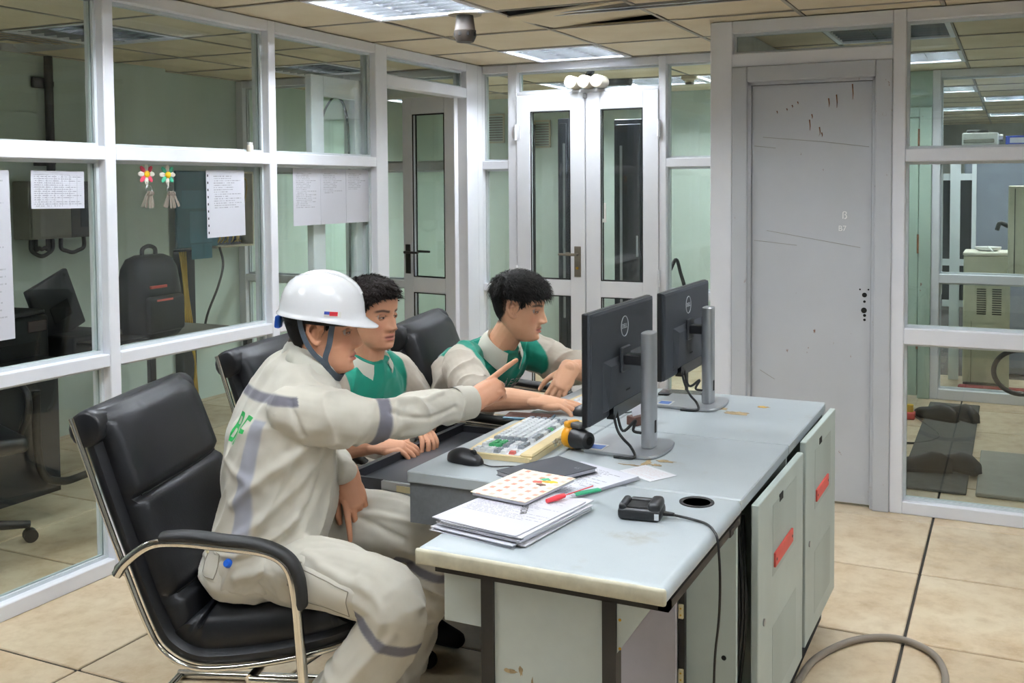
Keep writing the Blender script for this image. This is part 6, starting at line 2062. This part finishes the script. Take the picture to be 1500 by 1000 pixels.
# ------------------------------------------------------------------ corridor behind the double door
def build_corridor():
    for (x, w, h, z, lab) in ((-4.26, .13, .13, 1.99, 'louvred vent grille on the corridor wall seen left of the double door'), (-3.76, .08, .12, 1.93, 'narrow vent grille seen through the left door leaf')):
        t = thing('vent_grille', lab, 'vent', (x, 8.1, z))
        m = MB(); m.box((-w, -.012, -h), (w, 0, -h + .015)); m.box((-w, -.012, h - .015), (w, 0, h)); m.box((-w, -.012, -h), (-w + .015, 0, h)); m.box((w - .015, -.012, -h), (w, 0, h))
        m.build('frame', 'cream_metal', t)
        n = int(2 * h / .022)
        for k in range(1, n):
            MB().box((-w + .012, -.010, -h + .022 * k), (w - .012, -.004, -h + .022 * k + .012)).build('slat', 'grey_box', t)
    def rack(label, x0, x1, y0, y1, h, mat):
        t = thing('equipment_rack', label, 'rack', ((x0 + x1) / 2, (y0 + y1) / 2, 0))
        w, d = (x1 - x0) / 2, (y1 - y0) / 2
        MB().rbox((-w, -d, 0), (w, d, h), .006, 1).build('body', mat, t)
        MB().rbox((-w + .02, -d - .012, .06), (w - .02, -d + .002, h - .04), .003, 1).build('door', mat, t)
        MB().rbox((w - .05, -d - .022, h * .48), (w - .035, -d - .01, h * .56), .002, 1).build('handle', 'steel', t)
        m = MB()
        MB().box((-w + .05, -d - .0135, h * .2), (-w + .07, -d - .012, h * .9)).build('hinge_strip', 'steel', t)
        return t
    rack('tall black equipment rack seen through the right door leaf', -2.73, -2.50, 7.15, 7.75, 1.97, 'black_cabinet')
    rack('tall dark cabinet seen through the left door leaf', -3.37, -3.27, 7.55, 7.75, 2.02, 'black_cabinet')
    rack('dark cabinet at the left edge of the left door leaf', -3.76, -3.71, 7.75, 7.85, 2.0, 'dark_box')
    tag(MB().tube(spline([(-2.42, 5.95, 2.20), (-2.44, 5.94, 2.15), (-2.40, 5.93, 2.12), (-2.2, 5.93, 2.115), (-2.15, 5.93, 2.11)], 6), .022, 10).build('conduit', 'pipe_dark', None, 60), 'grey bent conduit behind the rolls above the double door', 'conduit')
    tag(MB().tube(spline([(-2.05, 6.4, .92), (-2.01, 6.4, .99), (-1.98, 6.4, .90), (-1.95, 6.4, .78), (-1.94, 6.4, .5), (-1.94, 6.4, .05)], 6), .012, 8).build('corridor_cable', 'cable_black', None, 60), 'black cable curving beyond the glass right of the double door', 'cable')
build_corridor()

# ------------------------------------------------------------------ beyond the right glazing
def build_right_side():
    w = Wall('wall_far', 'x', 7.40, 0.08, 'pale green glazed partition beyond the corridor')
    w.post(-.515, -.462); w.post(.80, .85); w.post(2.0, 2.05)
    for a1, b0 in ((-.462, .80), (.85, 2.0), (2.05, 2.75)):
        w.rail(a1, b0, 1.625, 1.68); w.rail(a1, b0, .80, .86); w.rail(a1, b0, 0, .07); w.rail(a1, b0, CEIL - .05, CEIL)
        w.pane(a1, b0, .07, .80); w.pane(a1, b0, .86, 1.625); w.pane(a1, b0, 1.68, CEIL - .05)
    d = struct(empty('door_6', (-1.16, 7.40, 0)), 'rust-spotted pale green door beyond the glass')
    for lo, hi in (((0, -.02, 0), (.06, .08, 2.0)), ((.565, -.02, 0), (.645, .08, 2.0)), ((.06, -.02, 1.93), (.565, .08, 2.0))):
        MB().rbox(lo, hi, .004, 1).build('door_frame', 'green_door', d)
    lf = MB().rbox((.062, .0, .015), (.560, .04, 1.925), .002, 1).build('door_leaf', 'green_door', d)
    for z in (.34, 1.0, 1.72):
        MB().tube([(.563, -.012, z), (.563, -.012, z + .13)], .009, 8).build('hinge', 'rust', lf, 50)
    MB().box((-1.16, 7.42, 2.0), (-.515, 7.46, CEIL)).build('panel_above_door', 'green_door', d).matrix_parent_inverse = Matrix.Translation((-1.16, 7.40, 0)).inverted()
    # inner window frame post, cabinets and units of the far room
    t = thing('window_frame', 'white window frame standing in the far room', 'frame', (-.43, 8.2, 0))
    for lo, hi in (((-.01, 0, 0), (.06, .05, 1.62)), ((.14, 0, 0), (.17, .05, 1.62))): MB().box(lo, hi).build('post', 'white_frame', t)
    for z in (1.50, .86, .55): MB().box((-.06, .01, z), (.17, .045, z + .05)).build('rail', 'white_frame', t)
    MB().box((-.06, .02, .6), (.17, .03, 1.5)).build('dark_pane', 'black_cabinet', t)
    t = thing('steel_cabinet', 'tall grey steel cabinet beyond the right glazing', 'cabinet', (-.15, 8.75, 0))
    MB().rbox((-.21, -.15, 0), (.30, .25, 1.77), .006, 1).build('body', 'grey_cabinet', t)
    MB().rbox((-.20, -.165, .05), (.28, -.148, 1.75), .003, 1).build('door', 'grey_cabinet', t)
    for z in (.75, 1.15): MB().rbox((-.225, -.16, z), (-.19, -.14, z + .36), .004, 1).build('edge_strip', 'black_cabinet', t)
    t = thing('printer', 'white desktop printer on top of the grey steel cabinet', 'printer', (-.25, 8.72, 1.77))
    MB().rbox((-.13, -.10, 0), (.13, .12, .10), .012, 2).build('body', 'white_plastic', t, 50)
    MB().rbox((-.12, -.11, .02), (.10, -.09, .05), .004, 1).build('front_slot', 'grey_box', t)
    MB().tube([(.13, 0, .06), (.16, 0, .06)], .028, 16).build('knob', 'white_plastic', t, 50)
    MB().rbox((-.10, -.05, .10), (.06, .08, .125), .01, 2).build('cover', 'dark_box', t, 50)
    t = thing('binder', 'blue and white binder lying on the grey steel cabinet', 'binder', (.06, 8.70, 1.77))
    MB().rbox((-.13, -.10, 0), (.13, .14, .07), .004, 1).build('cover', 'blue_binder', t); MB().box((-.10, -.102, .015), (.11, -.1, .055)).build('spine_label', 'paper', t)
    t = thing('cooling_unit', 'cream floor-standing unit with vent slots beyond the right glazing', 'unit', (-.18, 7.95, 0))
    MB().rbox((-.145, -.15, .06), (.145, .2, .965), .008, 1).build('body', 'cream_metal', t)
    MB().rbox((-.15, -.155, .965), (.15, .205, .99), .006, 1).build('top', 'roll_paper', t)
    MB().box((-.14, -.16, 0), (.14, .19, .06)).build('plinth', 'dark_box', t)
    sl = MB().box((-.03, -.153, 0), (.03, -.149, .007)).mesh('vent_slot', 'dark_gap')
    for x in (-.025, .075):
        for k in range(12): link('vent_slot', sl, t, T(x, 0, .55 + .016 * k))
    MB().box((-.09, -.1515, .06), (-.088, -.149, .5)).build('panel_joint', 'dark_gap', t)
    t = thing('white_bowl', 'white dish on top of the cream floor unit', 'dish', (-.17, 7.98, .99))
    MB().lathe([(0, 0), (.05, 0), (.085, .012), (.09, .03), (.085, .03), (.05, .008), (0, .006)], 20).build('dish', 'white_plastic', t, 50)
    MB().tube(spline([(.0, -.08, .035), (.03, -.12, .01), (.06, -.14, -.05)], 5), .006, 6).build('loose_strip', 'white_plastic', t, 60)
    t = thing('wall_box', 'olive cream metal box at the right edge beyond the glass', 'electrical box', (.10, 7.75, .82))
    MB().rbox((-.14, -.06, 0), (.2, .1, .64), .006, 1).build('body', 'cream_metal', t); MB().box((-.10, -.062, .02), (-.095, -.058, .62)).build('seam', 'dark_gap', t)
    MB().tube(spline([(-.14, 0, .36), (-.19, -.01, .38), (-.21, -.02, .33)], 5), .016, 8).build('lever', 'rubber', t, 60)
    MB().box((-.15, -.07, -.82), (-.12, .0, 0)).build('stand', 'cream_metal', t)
    tag(MB().rbox((-.35, 7.72, 0), (.6, 7.78, .05), .01, 1).build('red_strip', 'red_mat'), 'dull red strip along the floor in front of the cream unit', 'strip')
    # corridor floor: rubber mat, board, shoes, plug
    tag(MB().rbox((-.50, 5.15, .001), (-.19, 7.25, .012), .004, 1).build('rubber_mat', 'mat_dark'), 'long dark rubber mat on the corridor floor under the shoes', 'mat')
    tag(MB().rbox((-.15, 5.15, .001), (.10, 6.0, .02), .004, 1).build('floor_board', 'grey_box'), 'grey board lying beside the rubber mat', 'board')
    def shoe(label, x, y, rz, grp):
        t = thing('work_shoe', label, 'shoe', (x, y, .0125), rz, grp)
        rings = []
        for u, w, h in ((0, .025, .055), (.05, .034, .085), (.10, .036, .09), (.15, .037, .07), (.20, .042, .055), (.25, .040, .045), (.275, .022, .03)):
            rings.append([(u - .13, w * math.cos(a), .012 + h * max(0, math.sin(a)) ** .6) for a in np.linspace(0, PI, 11)])
        MB().loft(rings).build('upper', 'shoe', t, 60)
        so = [[(u - .13, s_ * w, z) for s_, z in ((1, 0), (1, .016), (-1, .016), (-1, 0))] for u, w in ((0, .026), (.05, .037), (.15, .039), (.2, .045), (.25, .042), (.285, .022))]
        MB().loft(so).build('sole', 'rubber', t)
        for k in range(4):
            MB().tube([(-.02 + .022 * k, -.018, .085 - .009 * k), (-.015 + .022 * k, 0, .096 - .01 * k), (-.02 + .022 * k, .018, .085 - .009 * k)], .003, 5).build('lace', 'dark_box', t, 60)
    shoe('left shoe of the pair at the far end of the rubber mat', -.42, 6.72, 2.7, 'shoes on the corridor mat')
    shoe('right shoe of the pair at the far end of the rubber mat', -.28, 6.78, 2.3, 'shoes on the corridor mat')
    shoe('left shoe of the nearer pair on the rubber mat', -.40, 5.48, 3.3, 'shoes on the corridor mat')
    shoe('right shoe of the nearer pair on the rubber mat', -.25, 5.56, 2.5, 'shoes on the corridor mat')
    t = thing('mains_plug', 'red and yellow plug on the corridor floor near the green door', 'plug', (-.58, 6.72, 0))
    MB().rbox((-.03, -.04, 0), (.03, .04, .045), .008, 2).build('body', 'red_handle', t, 50); MB().tube([(0, 0, .045), (0, 0, .09)], .02, 12).build('cap', 'flower_yellow', t, 50)
    MB().tube(spline([(.03, 0, .02), (.12, -.2, .008), (.2, -.45, .008), (.1, -.65, .008), (-.15, -.7, .008)], 6), .006, 6).build('lead', 'cable_black', t, 60)
    rg = [( .03 + .105 * math.cos(2 * PI * k / 40), 4.90 + .01 * math.sin(4 * PI * k / 40), .648 + .097 * math.sin(2 * PI * k / 40)) for k in range(41)]
    tag(MB().tube(rg, .011, 8, cap=False).build('hose_ring', 'pipe_dark', None, 60), 'dark coiled hose ring hanging behind the right glass', 'hose')
build_right_side()
for o in list(scene.objects):
    if o.type == 'EMPTY' and o.name.startswith('monitor'):
        b = (-.93, 2.635 if o.name == 'monitor' else 3.255, .7505)
        rebase(o, b)
    elif o.name == 'console_desk': rebase(o, (-.98, 2.83, 0))
    elif o.name == 'side_desk': rebase(o, (-.83, 2.0, 0))
